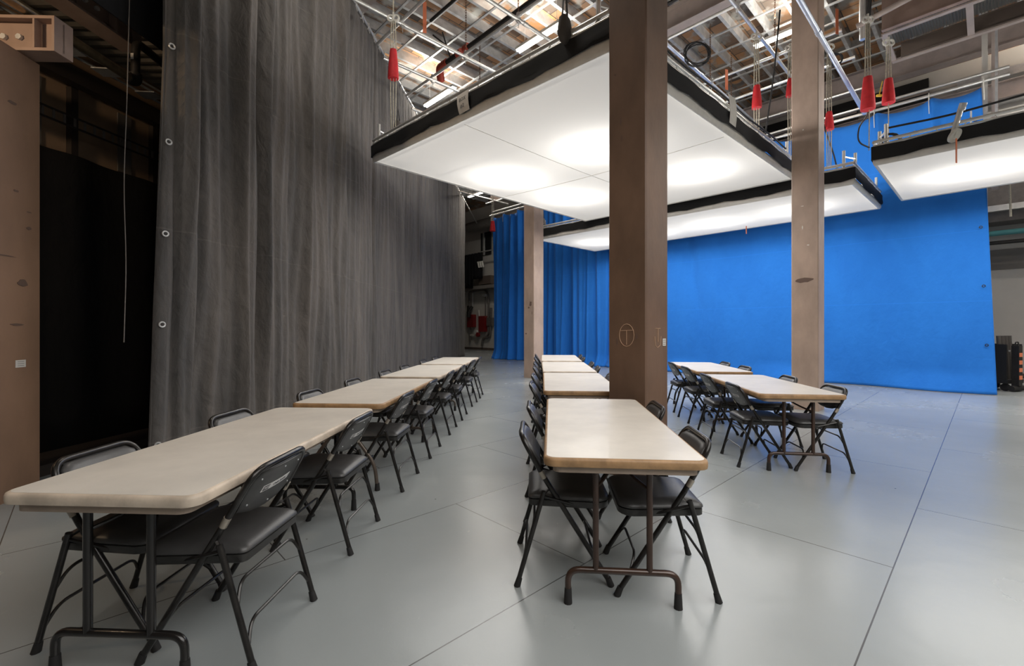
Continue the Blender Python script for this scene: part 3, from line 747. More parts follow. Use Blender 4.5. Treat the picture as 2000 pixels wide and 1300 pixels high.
pipe('curtain_pipe', (xo(4.0), 4.0, 7.5), (xo(26.5), 26.5, 7.5), .034, 'pipe', 'silver pipe carrying the dark curtain', 'pipe')
mb = MB(); tiem = None
y = 4.4
while y < 21.9:
    if tiem is None:
        m2 = MB(); m2.tube([(.045, 0, .03), (0, 0, .05), (-.045, 0, .02), (-.03, 0, -.05), (.0, .01, -.09), (.03, 0, -.05), (.045, 0, .03)], .007, 5); m2.rod((.02, 0, -.06), (.05, .02, -.16), .006, 5)
        tiem = m2.build('curtain_tie', 'whitecloth'); o = tiem
    else: o = tiem.copy(); COL.objects.link(o)
    o.location = (xo(y), y, 7.5); tag(o, 'white cloth tie knotted around the curtain pipe', 'tie', 'ties along the curtain pipe'); y += .32
cable('pull_cord', [(-3.36, 4.02, 7.3), (-3.36, 4.0, 5), (-3.38, 3.98, 3.4), (-3.42, 3.99, 2.6), (-3.37, 3.96, 1.9), (-3.34, 3.9, 1.22)], .004, 'thin grey cord hanging beside the curtain edge', m='duct', cat='cord')

# behind the curtain: black drape, studs and panels, trays
dx0 = lambda yy: -4.87+(.14)*(yy-4.67)
o = MB(); vs = []; fs = []
for j in range(9):
    for i in range(121):
        yy = 2.2+i*.06; vs.append((dx0(yy)+.03*math.sin(yy*9+.5*math.sin(yy*4)), yy, .03+j*(3.24-.03)/8))
for j in range(8):
    for i in range(120): k = j*121+i; fs.append((k, k+1, k+122, k+121))
o.add(vs, fs, True); bd = o.build('black_drape', 'blackdrape'); tag(bd, 'black drape closing the dark opening between the left column and curtain', 'curtain')
md = bd.modifiers.new('thickness', 'SOLIDIFY'); md.thickness = .006
dang = math.atan2(1, .14); ddir = Vector((.14, 1, 0)).normalized()
def dbox(mb, y0, y1, off, z0, z1, th, mi=0):
    c = Vector((dx0((y0+y1)/2)+off, (y0+y1)/2, (z0+z1)/2)); mb.box(c, ((y1-y0)/ddir.y, th, z1-z0), dang, mi=mi); return mb
pt = empty('header_wall', (dx0(5), 5, 3.3)); tag(pt, 'brown board header with dark studs above the black drape', 'wall panel')
def psub(mb, name, m, par): mb.v = [v-par.location for v in mb.v]; return mb.build(name, m, par)
psub(dbox(MB(), 2.2, 9.4, -.14, 3.26, 4.6, .03), 'boards', 'panel', pt)
for y in (3.1, 4.05, 5.02, 5.99, 6.96, 7.93): psub(dbox(MB(), y, y+.07, -.09, 3.26, 4.02, .07), 'stud', 'brick', pt)
for y in (4.78, 5.75, 6.72): psub(dbox(MB(), y-.17, y+.0, -.115, 3.28, 4.0, .012), 'batten', 'duct', pt)
o = dbox(MB(), 2.2, 9.4, .05, 4.0, 4.18, .12); psub_ = o.build('black_beam', 'brick'); tag(psub_, 'long black beam above the board header at left', 'beam')
cb = empty('ladder_tray', (dx0(5), 5, 3.55)); tag(cb, 'dark ladder cable tray along the board header', 'cable tray')
psub(dbox(dbox(MB(), 2.2, 9, .1, 3.50, 3.52, .012), 2.2, 9, .1, 3.61, 3.63, .012), 'side_rails', 'brick', cb)
mb = MB(); y = 2.4
while y < 8.8: psub(dbox(MB(), y, y+.022, .1, 3.52, 3.61, .01), 'rung', 'duct', cb); y += .10
ct = empty('upper_cable_tray', (-4.6, 5, 4.3)); tag(ct, 'shiny strut rack with brackets above the black beam', 'cable tray')
mb = MB()
for off, z in ((.18, 4.24), (.34, 4.24), (.26, 4.34)): mb.rod((dx0(3)+off, 3, z), (dx0(9)+off, 9, z), .014, 6)
psub(mb, 'rails', 'steel', ct)
mb = MB()
for y in (3.6, 4.0, 4.7, 5.1, 5.6, 6.1, 6.7, 7.3, 8.0): psub(MB().box((dx0(y)+.26, y, 4.22), (.22, .18, .012), .1), 'cross_plate', 'steel', ct)
# corrugated soffit
mb = MB(); vs = []; fs = []; n_ = 180
for i in range(n_+1):
    yy = 2.0+i*.045; z = 4.95+(.035 if (i//2) % 2 else 0)
    vs += [(-7.5, yy, z), (xo(yy)-.15, yy, z)]
for i in range(n_): fs.append((2*i, 2*i+2, 2*i+3, 2*i+1))
mb.add(vs, fs); o = mb.build('soffit_deck', 'corr'); tag(o, 'corrugated metal soffit deck high behind the left column', 'deck')
md = o.modifiers.new('thickness', 'SOLIDIFY'); md.thickness = .01
# steel beams on the pier
def steelbeam(p0, p1, w_, h_, label, plate_at=None, m='beam'):
    p0 = Vector(p0); p1 = Vector(p1); d = (p1-p0); L = d.length; rz = math.atan2(d.y, d.x)
    e = empty('steel_beam', (p0+p1)/2, rz); tag(e, label, 'beam')
    mb = MB(); mb.box((0, 0, h_-.012), (L, w_, .024)); mb.box((0, 0, .012), (L, w_, .024)); mb.box((0, 0, h_/2), (L, .014, h_-.048)); mb.box((L/2-.01, 0, h_/2), (.02, w_, h_-.048)); mb.build('web_and_flanges', m, e)
    if plate_at is not None:
        for s_ in plate_at:
            pm = MB().box((s_, -.02, h_/2), (.28, .015, h_-.07)).build('splice_plate', m, e)
            bm_ = MB()
            for q in (-.07, .05): bm_.rod((s_+q, -.027, h_/2-.01), (s_+q, -.05, h_/2-.01), .024, 6)
            bm_.build('bolt', 'steel', pm)
            MB().box((s_+.2, -w_/4-.01, h_/2), (.015, w_/2-.02, h_-.05)).build('stiffener', m, e)
    return e
steelbeam((-4.32, 2.3, 4.36), (-4.15, 4.95, 4.36), .22, .36, 'tan brown bolted steel beam running away above the left column', (.85,))
steelbeam((-5.6, 3.62, 3.545), (-3.64, 3.68, 3.545), .16, .28, 'brown steel cross beam with bolt plate sitting on the left column', (.62,))
st = MB(); st.box((0, 0, 0), (1.6, .045, .006)); st.box((0, -.02, -.02), (1.6, .005, .04)); st.box((0, .02, -.02), (1.6, .005, .04)); o = st.build('strut_channel', 'steel'); o.location = (-4.45, 3.52, 4.0); o.rotation_euler = (0, 0, .02); tag(o, 'grey strut channel reaching out above the left column', 'channel')
# brass pipe with elbow
e = empty('drain_pipe', (-3.88, 4.6, 3.88)); tag(e, 'tarnished drain pipe with black elbow and riser at upper left', 'pipe')
MB().rod((.02, -1.9, -.01), (0, 0, 0), .042, 14).build('pipe_run', 'brass', e)
MB().tube(fillet([(0, -.02, 0), (0, .07, 0), (0, .07, .08)], .07), .056, 14).build('elbow', 'blackpipe', e)
MB().tube(fillet([(0, .07, .06), (0, .07, .42), (-.1, 1.4, .42)], .1), .04, 14).build('riser', 'blackpipe', e)
MB().box((0, .028, .24), (.03, .004, .06)).build('tape_label', 'paper', e)
# black valance
mb = MB(); mb.add([(-3.50, 2.6, 4.02), (-3.40, 4.75, 4.06), (-3.40, 4.75, 5.2), (-3.50, 2.6, 5.2)], [(0, 1, 2, 3)]); o = mb.build('black_valance', 'blackdrape'); tag(o, 'short black drape hanging high between column and curtain edge', 'curtain'); md = o.modifiers.new('thickness', 'SOLIDIFY'); md.thickness = .01
o = dbox(MB(), 2.3, 9, .45, 0, .10, .5).build('floor_curb', 'brick'); tag(o, 'low dark curb on the floor along the black drape', 'curb')

# ------------------------------------------------------------ blue backdrop
BA = 13.3
BZ = 6.28
mb = MB(); vs = []; fs = []; nu, nv = 560, 48
ties = [0, .82, 1.75, 2.75, 3.9, 5.1, 6.3, 7.5, 8.7, 9.9, 11.1, 12.3, 13.5, 14.4, 15.17]
rb = random.Random(5)
bf = [(rb.uniform(8.2, 15.2), rb.uniform(.04, .11), rb.uniform(.03, .09)*rb.choice((1, -1))) for _ in range(95)]
bf2 = [(rb.uniform(0, 8), rb.uniform(.1, .3), rb.uniform(.015, .035)) for _ in range(22)]
def blue_pt(u, t):
    b0 = -.13-.0+.22*t if t < .99 else .09
    b = b0+(15.17-b0)*u
    k = 0
    while k < len(ties)-2 and b > ties[k+1]: k += 1
    f = max(0, min(1, (b-ties[k])/(ties[k+1]-ties[k]))); dip = .10*4*f*(1-f)
    z = .012+(BZ-dip-.012)*t
    d = 0
    for (c_, w_, dp) in bf:
        q = (b-c_-.10*(1-t)*math.sin(c_*7))/w_
        if abs(q) < 3: d += dp*math.exp(-q*q)*(.45+.55*(1-t))
    for (c_, w_, dp) in bf2:
        q = (b-c_+(1-t)**1.0*1.1*(1 if t < .75 else 1))/w_
        if abs(q) < 3: d += dp*math.exp(-q*q)*math.sin(pi*min(1, (1-t)*1.2))*.8
    for c_ in ties:
        q = (b-c_)/.10
        if abs(q) < 3: d -= .08*math.exp(-q*q)*max(0, (t-.6)/.4)
    d -= .18*max(0, .06-t)/.06*(.5+.5*math.sin(b*2.2))
    d = max(-.30, min(.25, d))
    return G(BA+d, b, z)
for j in range(nv+1):
    for i in range(nu+1): vs.append(blue_pt(i/nu, (j/nv)**1.2))
for j in range(nv):
    for i in range(nu): k = j*(nu+1)+i; fs.append((k, k+nu+1, k+nu+2, k+1))
BD = empty('blue_backdrop', G(BA, 7.5, 0)); tag(BD, 'huge bright blue cloth backdrop hanging across the back', 'backdrop')
mb.add(vs, fs, True); mb.v = [v-BD.location for v in mb.v]; bo = mb.build('cloth', 'blue', BD, autos=False)
md = bo.modifiers.new('thickness', 'SOLIDIFY'); md.thickness = .006
for z in (1.0, 2.2, 3.4, 4.55, 5.6):
    p = G(BA-.03, -.07+.22*z/BZ+.05, z)-BD.location
    MB().tube([p+Vector((CA*0-SA*.022*math.cos(k*pi/6), CA*.022*math.cos(k*pi/6), .022*math.sin(k*pi/6))) for k in range(12)], .008, 5, True).build('grommet', 'blackpipe', BD)
pipe('backdrop_pipe', G(BA, -.3, BZ+.09), G(BA, 15.4, BZ+.09), .035, 'pipe', 'silver pipe carrying the blue backdrop', 'pipe')
pipe('backdrop_truss', G(BA+.16, -.3, BZ+.30), G(BA+.16, 15.4, BZ+.30), .03, 'pipe', 'upper silver pipe above the backdrop pipe', 'pipe')
tb = None
for c_ in ties:
    if tb is None:
        tb = MB().tube([(0, .05, .02), (0, 0, .05), (0, -.05, .0), (0, -.02, -.12), (0, .03, -.10), (0, .05, .02)], .009, 5).rod((0, -.06, -.1), (.01, -.07, -.42), .008, 5).build('backdrop_tie', 'offwhite'); o = tb
    else: o = tb.copy(); COL.objects.link(o)
    o.location = G(BA-.02, c_+.06, BZ+.09); o.rotation_euler = (0, 0, TH-pi/2)
    tag(o, 'white tie strap on top of the blue backdrop', 'tie', 'ties along the top of the backdrop')

# ------------------------------------------------------------ upper right steelwork
CW = empty('catwalk', G(12.3, -2.2, 7.2)); tag(CW, 'steel catwalk with mesh deck seen from below at upper right', 'catwalk')
def csub(mb, name, m): mb.v = [v-CW.location for v in mb.v]; return mb.build(name, m, CW)
for a in (11.62, 12.95):
    mb = MB(); gbox(mb, a-.05, a+.05, -6.5, 1.45, 7.18, 7.21); csub(mb, 'edge_beam', 'pink')
for b in (1.38, .18, -1.35, -2.9, -4.4): csub(gbox(MB(), 11.67, 12.9, b, b+.10, 7.20, 7.26), 'cross_member', 'pink')
mb = MB(); gbox(mb, 11.66, 12.84, -6.5, 1.45, 7.54, 7.55); csub(mb, 'mesh_deck', 'mesh')
mb = MB(); b = -6.4
while b < 1.4: gbox(mb, 11.66, 12.84, b, b+.012, 7.515, 7.54); b += .045
csub(mb, 'deck_slats', 'duct')
ibeam('deep_girder', 12.88, 12.88, -6.5, 1.3, 7.215, .30, .05, 'base', 'dark brown girder under the catwalk mesh', par=CW)
ibeam('deep_girder', 11.5, 11.5, -6.5, 1.45, 7.215, .85, .1, 'beam', 'deep tan brown girder above the catwalk at the top right corner', par=CW)
hp = MB(); gbox(hp, 13.62, 13.75, -.15, -.05, 4.2, 8.6); o = hp.build('hanging_post', 'pink'); tag(o, 'beige steel post hanging down behind the right softbox', 'post')
hp = MB(); gbox(hp, 13.48, 13.52, -.14, -.10, 5.6, 7.4); o = hp.build('hanger_rod', 'steel'); tag(o, 'thin hanger bar in front of the beige post', 'rod')
hp = MB(); gbox(hp, 13.62, 13.66, .0, .09, 3.4, 8.6); o = hp.build('wall_stud', 'wall'); tag(o, 'off white upright beside the top corner of the blue backdrop', 'post')
o = MB().tube([G(10.55, 1.7, 7.0), G(10.75, -.9, 7.6)], .05, 8).build('brace', 'pink'); tag(o, 'beige diagonal brace above the red sleeves', 'brace')
mb = MB()
for k in range(7): mb.tube([G(10.7+.05*k, 1.55+.04*(k % 3), 6.9-.05*k), G(10.72+.05*k, 1.5+.03*k, 7.6), G(10.75+.04*k, 1.3+.05*k, 8.4)], .018, 6)
o = mb.build('cable_bundle', 'cable'); tag(o, 'bundle of black cables rising beside the catwalk', 'cable', None, 'stuff')
o = MB().rod(G(10.62, 1.62, 6.75), G(10.62, 1.62, 8.3), .05, 10).build('riser_pipe', 'pipe'); tag(o, 'beige riser pipe above the long red sleeve', 'pipe')
# girts on the wall at right
for k in range(8):
    z = 5.6+k*.62
    if z > 8.5: break
    o = gbox(MB(), 17.9, A1, B0, .6, z, z+.22).build('wall_girt', 'steel'); tag(o, 'horizontal grey girt on the upper right wall', 'girt', 'girts on the right part of the back wall')
for k in range(3):
    o = gbox(MB(), 18.05, A1-.002, 1.2+k*1.7, 2.5+k*1.7, 7.9, 8.7).build('window_%d' % (k+1), 'darkglass'); struct(o, 'dark high opening in the back wall')
    gbox(MB(), 18.02, 18.06, 1.2+k*1.7, 2.5+k*1.7, 8.25, 8.32).build('window_rail', 'pink', None).parent = o
ibeam('wall_beam', 16.5, 16.5, B0, 9, 7.0, .42, .2, 'pink', 'beige beam crossing below the dark high openings')
o = gbox(MB(), 17.5, 18.28, B0, 5.5, 4.15, 5.1).build('wall_duct', 'duct'); tag(o, 'long grey brown duct on the wall right of the blue cloth', 'duct')
o = gbox(MB(), 17.3, 17.48, B0, 5.5, 4.4, 4.55).build('duct_rail', 'pipe'); tag(o, 'pale rail along the wall duct', 'rail')
pipe('teal_pipe', G(17.6, B0+.1, 3.86), G(17.6, 5.5, 3.86), .07, 'teal', 'teal pipe on the wall right of the blue backdrop', 'pipe', couplings=False)
pipe('dark_wall_pipe', G(17.7, B0+.1, 3.62), G(17.7, 5.5, 3.62), .05, 'blackpipe', 'dark pipe just below the teal pipe', 'pipe', couplings=False)
struct(gbox(MB(), A1-.03, A1-.001, B0, 5.5, 2.95, 3.5).build('trim_1', 'darkwall'), 'grey band on the back wall')
cable('hang_strap', [G(13.6, -.28, 5.2), G(13.62, -.32, 3.6)], .02, 'pale strap hanging beside the blue backdrop edge', m='rope', cat='strap')
# cart of gear behind the backdrop edge and flag stand
ca = empty('equipment_cart', (10.72, 9.95, 0), .3); tag(ca, 'black cart of upright gear behind the blue backdrop edge', 'cart')
MB().box((0, 0, .2), (.55, .5, .08)).box((-.25, 0, .6), (.04, .46, .8)).box((.25, 0, .6), (.04, .46, .8)).build('frame', 'cable', ca)
for k in range(4):
    g = MB().rod((-.18+.12*k, -.1, .24), (-.18+.12*k, -.06, 1.18), .04, 8).build('stand', 'bag', ca); MB().box((-.18+.12*k, -.12, .85), (.04, .02, .03)).build('latch', 'steel', g)
for sx in (-.2, .2):
    for sy in (-.18, .18): MB().rod((sx-.025, sy, .08), (sx+.025, sy, .08), .08, 12).build('wheel', 'rubber', ca)
fs_ = empty('barrier_stand', (10.72, 9.62, 0), .3); tag(fs_, 'black folded barrier with orange stripes at the right edge', 'barrier')
MB().box((0, 0, .55), (.12, .12, .85)).build('body', 'blackpipe', fs_)
for k in range(4): MB().box((0, -.062, .30+.16*k), (.10, .006, .085)).build('orange_stripe', 'orange', fs_)
MB().rod((-.2, 0, .07), (.2, 0, .07), .06, 10).build('wheel', 'rubber', fs_)
MB().tube(fillet([(-.05, 0, .97), (-.05, 0, 1.05), (.05, 0, 1.05), (.05, 0, .97)], .03), .012, 6).build('handle', 'blackpipe', fs_)

# ------------------------------------------------------------ far left back wall
def wp(px, z, off=.06):      # point on the back wall plane met by the ray through this column of the room
    r_ = (px-1000)/885; b = (A1*CA-r_*A1*SA)/(SA+r_*CA); return b
bL = wp(936, 0)
def wobj(name, m, b, z, wb, hz, th, label, cat, group=None):
    o = gbox(MB(), A1-th, A1-.002, b-wb/2, b+wb/2, z-hz/2, z+hz/2).build(name, m); tag(o, label, cat, group); return o
F = [wp(q, 0) for q in (924, 946, 930, 960, 918)]
wobj('fire_cabinet', 'darkred', F[0], 1.82, .62, .80, .25, 'dark red fire cabinet on the far wall, the left one', 'cabinet')
wobj('fire_cabinet', 'darkred', F[1], 1.62, .55, .98, .25, 'dark red fire cabinet on the far wall, the right one', 'cabinet')
o = MB().rod(G(A1-.4, F[0], 2.35), G(A1-.2, F[0]-.15, 2.75), .09, 10).rod(G(A1-.4, F[0], 2.35), G(A1-.2, F[0]+.25, 2.75), .09, 10).rod(G(A1-.35, F[0], 2.05), G(A1-.35, F[0], 2.42), .12, 10).build('alarm_horn', 'blackpipe'); tag(o, 'black twin horn above the left red cabinet', 'horn')
def conduit(ps, r, m, label):
    o = MB().tube(fillet([G(A1-.12, wp(px, 0), z) for px, z in ps], .2), r, 8).build('conduit', m); return tag(o, label, 'pipe')
conduit([(921, .55), (919, 3.7), (950, 3.75), (957, 3.4), (957, 1.0), (945, .6)], .06, 'duct', 'grey conduit looping round the red cabinets')
conduit([(926, 2.7), (926, 3.6)], .03, 'pipe', 'thin pale conduit above the left red cabinet')
conduit([(951, 2.0), (951, 3.3)], .035, 'duct', 'thin grey conduit above the right red cabinet')
conduit([(921, .9), (935, .85), (940, 1.4), (938, 2.5)], .05, 'offwhite', 'pale pipe between the two red cabinets')
conduit([(944, .25), (946, .75), (960, .8), (962, 2.6)], .07, 'duct', 'grey valve pipe right of the red cabinets')
for k, px in enumerate((936, 939)):
    o = MB().rod(G(A1-.3, wp(px, 0), [1.1, .95][k]), G(A1-.15, wp(px, 0), [1.1, .95][k]), .14, 12).build('valve_wheel', ['offwhite', 'darkred'][k]); tag(o, ['pale', 'dark red'][k]+' round valve between the red cabinets', 'valve')
wobj('junction_box', 'duct', F[3], 1.75, .5, .5, .2, 'grey junction box beside the blue cloth edge', 'box')
wobj('wall_speaker', 'offwhite', wp(949, 0), 3.4, .25, .15, .2, 'small pale box high on the far wall', 'box')
struct(gbox(MB(), 17.6, A1, 14.5, 24.8, 3.75, 3.95).build('trim_2', 'darkwall'), 'dark gallery slab on the far wall')
# black drape over gallery rail
mb = MB(); vs = []; fs = []
bq0, bq1 = wp(908, 0)-.8, wp(957, 0)-.3
for j in range(9):
    for i in range(61):
        b = bq0+(bq1-bq0)*i/60; z = 5.95-(j/8)*(1.95-.9*max(0, (i/60-1+.45)))
        z = 5.9-(j/8)*(2.05 if b > bq1+.9 else 1.55)
        vs.append(G(17.45+.08*math.sin(i*.7)+.05*math.sin(i*1.9+j*.3), b, z))
for j in range(8):
    for i in range(60): k = j*61+i; fs.append((k, k+1, k+62, k+61))
mb.add(vs, fs, True); o = mb.build('gallery_drape', 'blackdrape'); tag(o, 'bundled black cloth hanging over the far gallery rail', 'cloth'); md = o.modifiers.new('thickness', 'SOLIDIFY'); md.thickness = .02
o = MB().rod(G(17.45, 14.5, 5.93), G(17.45, 24, 5.93), .04, 8).build('gallery_rail', 'pipe'); tag(o, 'pale rail above the black gallery cloth', 'rail')
struct(gbox(MB(), A1-.08, A1-.001, wp(960, 0), wp(941, 0), 5.9, 7.3).build('window_4', 'darkglass'), 'dark window above the gallery')
o = gbox(MB(), A1-.14, A1-.06, wp(947, 0)-.05, wp(947, 0)+.05, 5.9, 7.3).build('window_post', 'pipe'); o.parent = bpy.data.objects['window_4']
o = gbox(MB(), 17.6, 18.2, wp(975, 0), wp(952, 0), 4.0, 4.5).build('gallery_gear', 'base'); tag(o, 'brown stacked gear on the gallery by the blue cloth', 'equipment')
for k in range(3):
    o = MB().rod(G(17.4, wp(958+4*k, 0), 5.0), G(17.3, wp(958+4*k, 0), 5.35), .06, 8).build('clip_lamp', 'offwhite'); tag(o, 'small pale clip lamp on the gallery edge', 'lamp', 'clip lamps on the gallery')
o = MB().rod(G(17.2, 15, 7.5), G(17.2, 22, 7.5), .28, 16).build('round_duct', 'duct'); tag(o, 'round grey duct high on the far wall', 'duct')

# ------------------------------------------------------------ tables
def table_top(e, edge):
    W_, L_, T_ = .762, 1.829, .046
    mb = MB(); prof = [(0, -.012, 0), (0, 0, -.006), (.0, .0, .0)]
    ringsz = [(.014, -.046), (.002, -.041), (0, -.030), (0, -.014), (.003, -.005), (.010, -.0012), (.018, 0)]
    rings = []
    for ins, z in ringsz: rings.append([(x, y, .735+z) for x, y in rrect(W_-2*ins, L_-2*ins, .055-ins*.6, 6)])
    loft(mb, rings, cap=False); k = len(rings[0])
    mb.build('edge_band', edge, e)
    t = MB(); t.add([(x, y, .7353) for x, y in rrect(W_-2*.015, L_-2*.015, .047, 6)]+[(x, y, .690) for x, y in rrect(W_-2*.013, L_-2*.013, .048, 6)], [tuple(range(k)), tuple(range(k, 2*k))[::-1]]+[(i+k, (i+1) % k+k, (i+1) % k, i) for i in range(k)])
    t.build('tabletop', 'tabletop', e)
    a = MB(); a.prism(rrect(W_-.09, L_-.045, .04, 5), .662, .692); a.build('apron', 'apron', e)
def leg_u(e, sy, m):
    y = sy*(.9145-.105); mb = MB()
    g = empty  # noqa
    foot = MB().tube(fillet([(-.262, y, .045), (-.262, y, .165), (.262, y, .165), (.262, y, .045)], .09, 7), .0155, 10).build('leg_foot_bar', m, e)
    for s in (-1, 1):
        MB().tube([(s*.262, y, 0), (s*.262, y, .075)], [.021, .017], 10).build('rubber_foot', 'rubber', foot)
    for s in (-1, 1): MB().rod((s*.128, y, .165), (s*.128, y, .664), .0155, 10).build('leg', m, e)
    br = MB().tube(fillet([(-.128, y-sy*.012, .56), (-.05, y-sy*.12, .60), (0, y-sy*.42, .668)], .08), .008, 8).tube(fillet([(.128, y-sy*.012, .56), (.05, y-sy*.12, .60), (0, y-sy*.42, .668)], .08), .008, 8)
    br.build('brace', m, e)
def leg_w(e, sy, m):    # wishbone leg: two bent tubes that meet under the top
    y = sy*(.9145-.13)
    for s in (-1, 1):
        l_ = MB().tube(fillet([(s*.035, y, .664), (s*.06, y, .50), (s*.27, y, .22), (s*.29, y, .03)], .12, 6), .0155, 10).build('leg', m, e)
        MB().tube([(s*.292, y, 0), (s*.29, y, .06)], [.022, .018], 10).build('rubber_foot', 'rubber', l_)
    MB().tube([(-.055, y, .50), (.055, y, .50)], .012, 8).build('stretcher', m, e)
    MB().tube(fillet([(0, y, .50), (0, y-sy*.15, .56), (0, y-sy*.42, .668)], .08), .009, 8).build('brace', m, e)
def make_table(name, edge, near, far, m):
    e = empty(name); table_top(e, edge)
    (leg_u if near == 'u' else leg_w)(e, -1, m); (leg_u if far == 'u' else leg_w)(e, 1, m)
    return e
TB = {'M1': (.604, 2.998, -4.89), 'M2': (.744, 5.28, -3.83), 'M3': (.866, 7.273, -3.2), 'M4': (.993, 9.407, -3.9),
      'L1': (-1.472, 2.555, -2.9), 'L2': (-1.359, 4.552, -3.4), 'L3': (-1.239, 6.589, -3.5), 'L4': (-1.129, 8.604, -3.6),
      'R1': (2.783, 5.052, -6.9), 'R2': (3.081, 7.23, -6.36)}
KIND = {'M1': ('edge', 'u', 'u', 'browntube'), 'M2': ('edge', 'u', 'w', 'blacktube'), 'M3': ('edgepale', 'u', 'u', 'blacktube'), 'M4': ('edgepale', 'u', 'u', 'blacktube'),
        'L1': ('edgepale', 'u', 'u', 'blacktube'), 'L2': ('edge', 'w', 'u', 'tantube'), 'L3': ('edgepale', 'w', 'u', 'tantube'), 'L4': ('edgepale', 'u', 'u', 'blacktube'),
        'R1': ('edge', 'u', 'u', 'browntube'), 'R2': ('edge', 'u', 'w', 'blacktube')}
WHICH = {'M1': 'nearest table of the middle row', 'M2': 'second table of the middle row', 'M3': 'third table of the middle row', 'M4': 'farthest table of the middle row',
         'L1': 'nearest table of the left row', 'L2': 'second table of the left row', 'L3': 'third table of the left row', 'L4': 'farthest table of the left row',
         'R1': 'nearer table of the right row', 'R2': 'farther table of the right row'}
for k, (x, y, a) in TB.items():
    t = make_table('folding_table', *KIND[k]); t.location = (x, y, 0); t.rotation_euler = (0, 0, R(a))
    tag(t, 'beige folding table with %s edge, the %s' % ('tan' if KIND[k][0] == 'edge' else 'pale', WHICH[k]), 'table', 'beige folding tables in three rows')

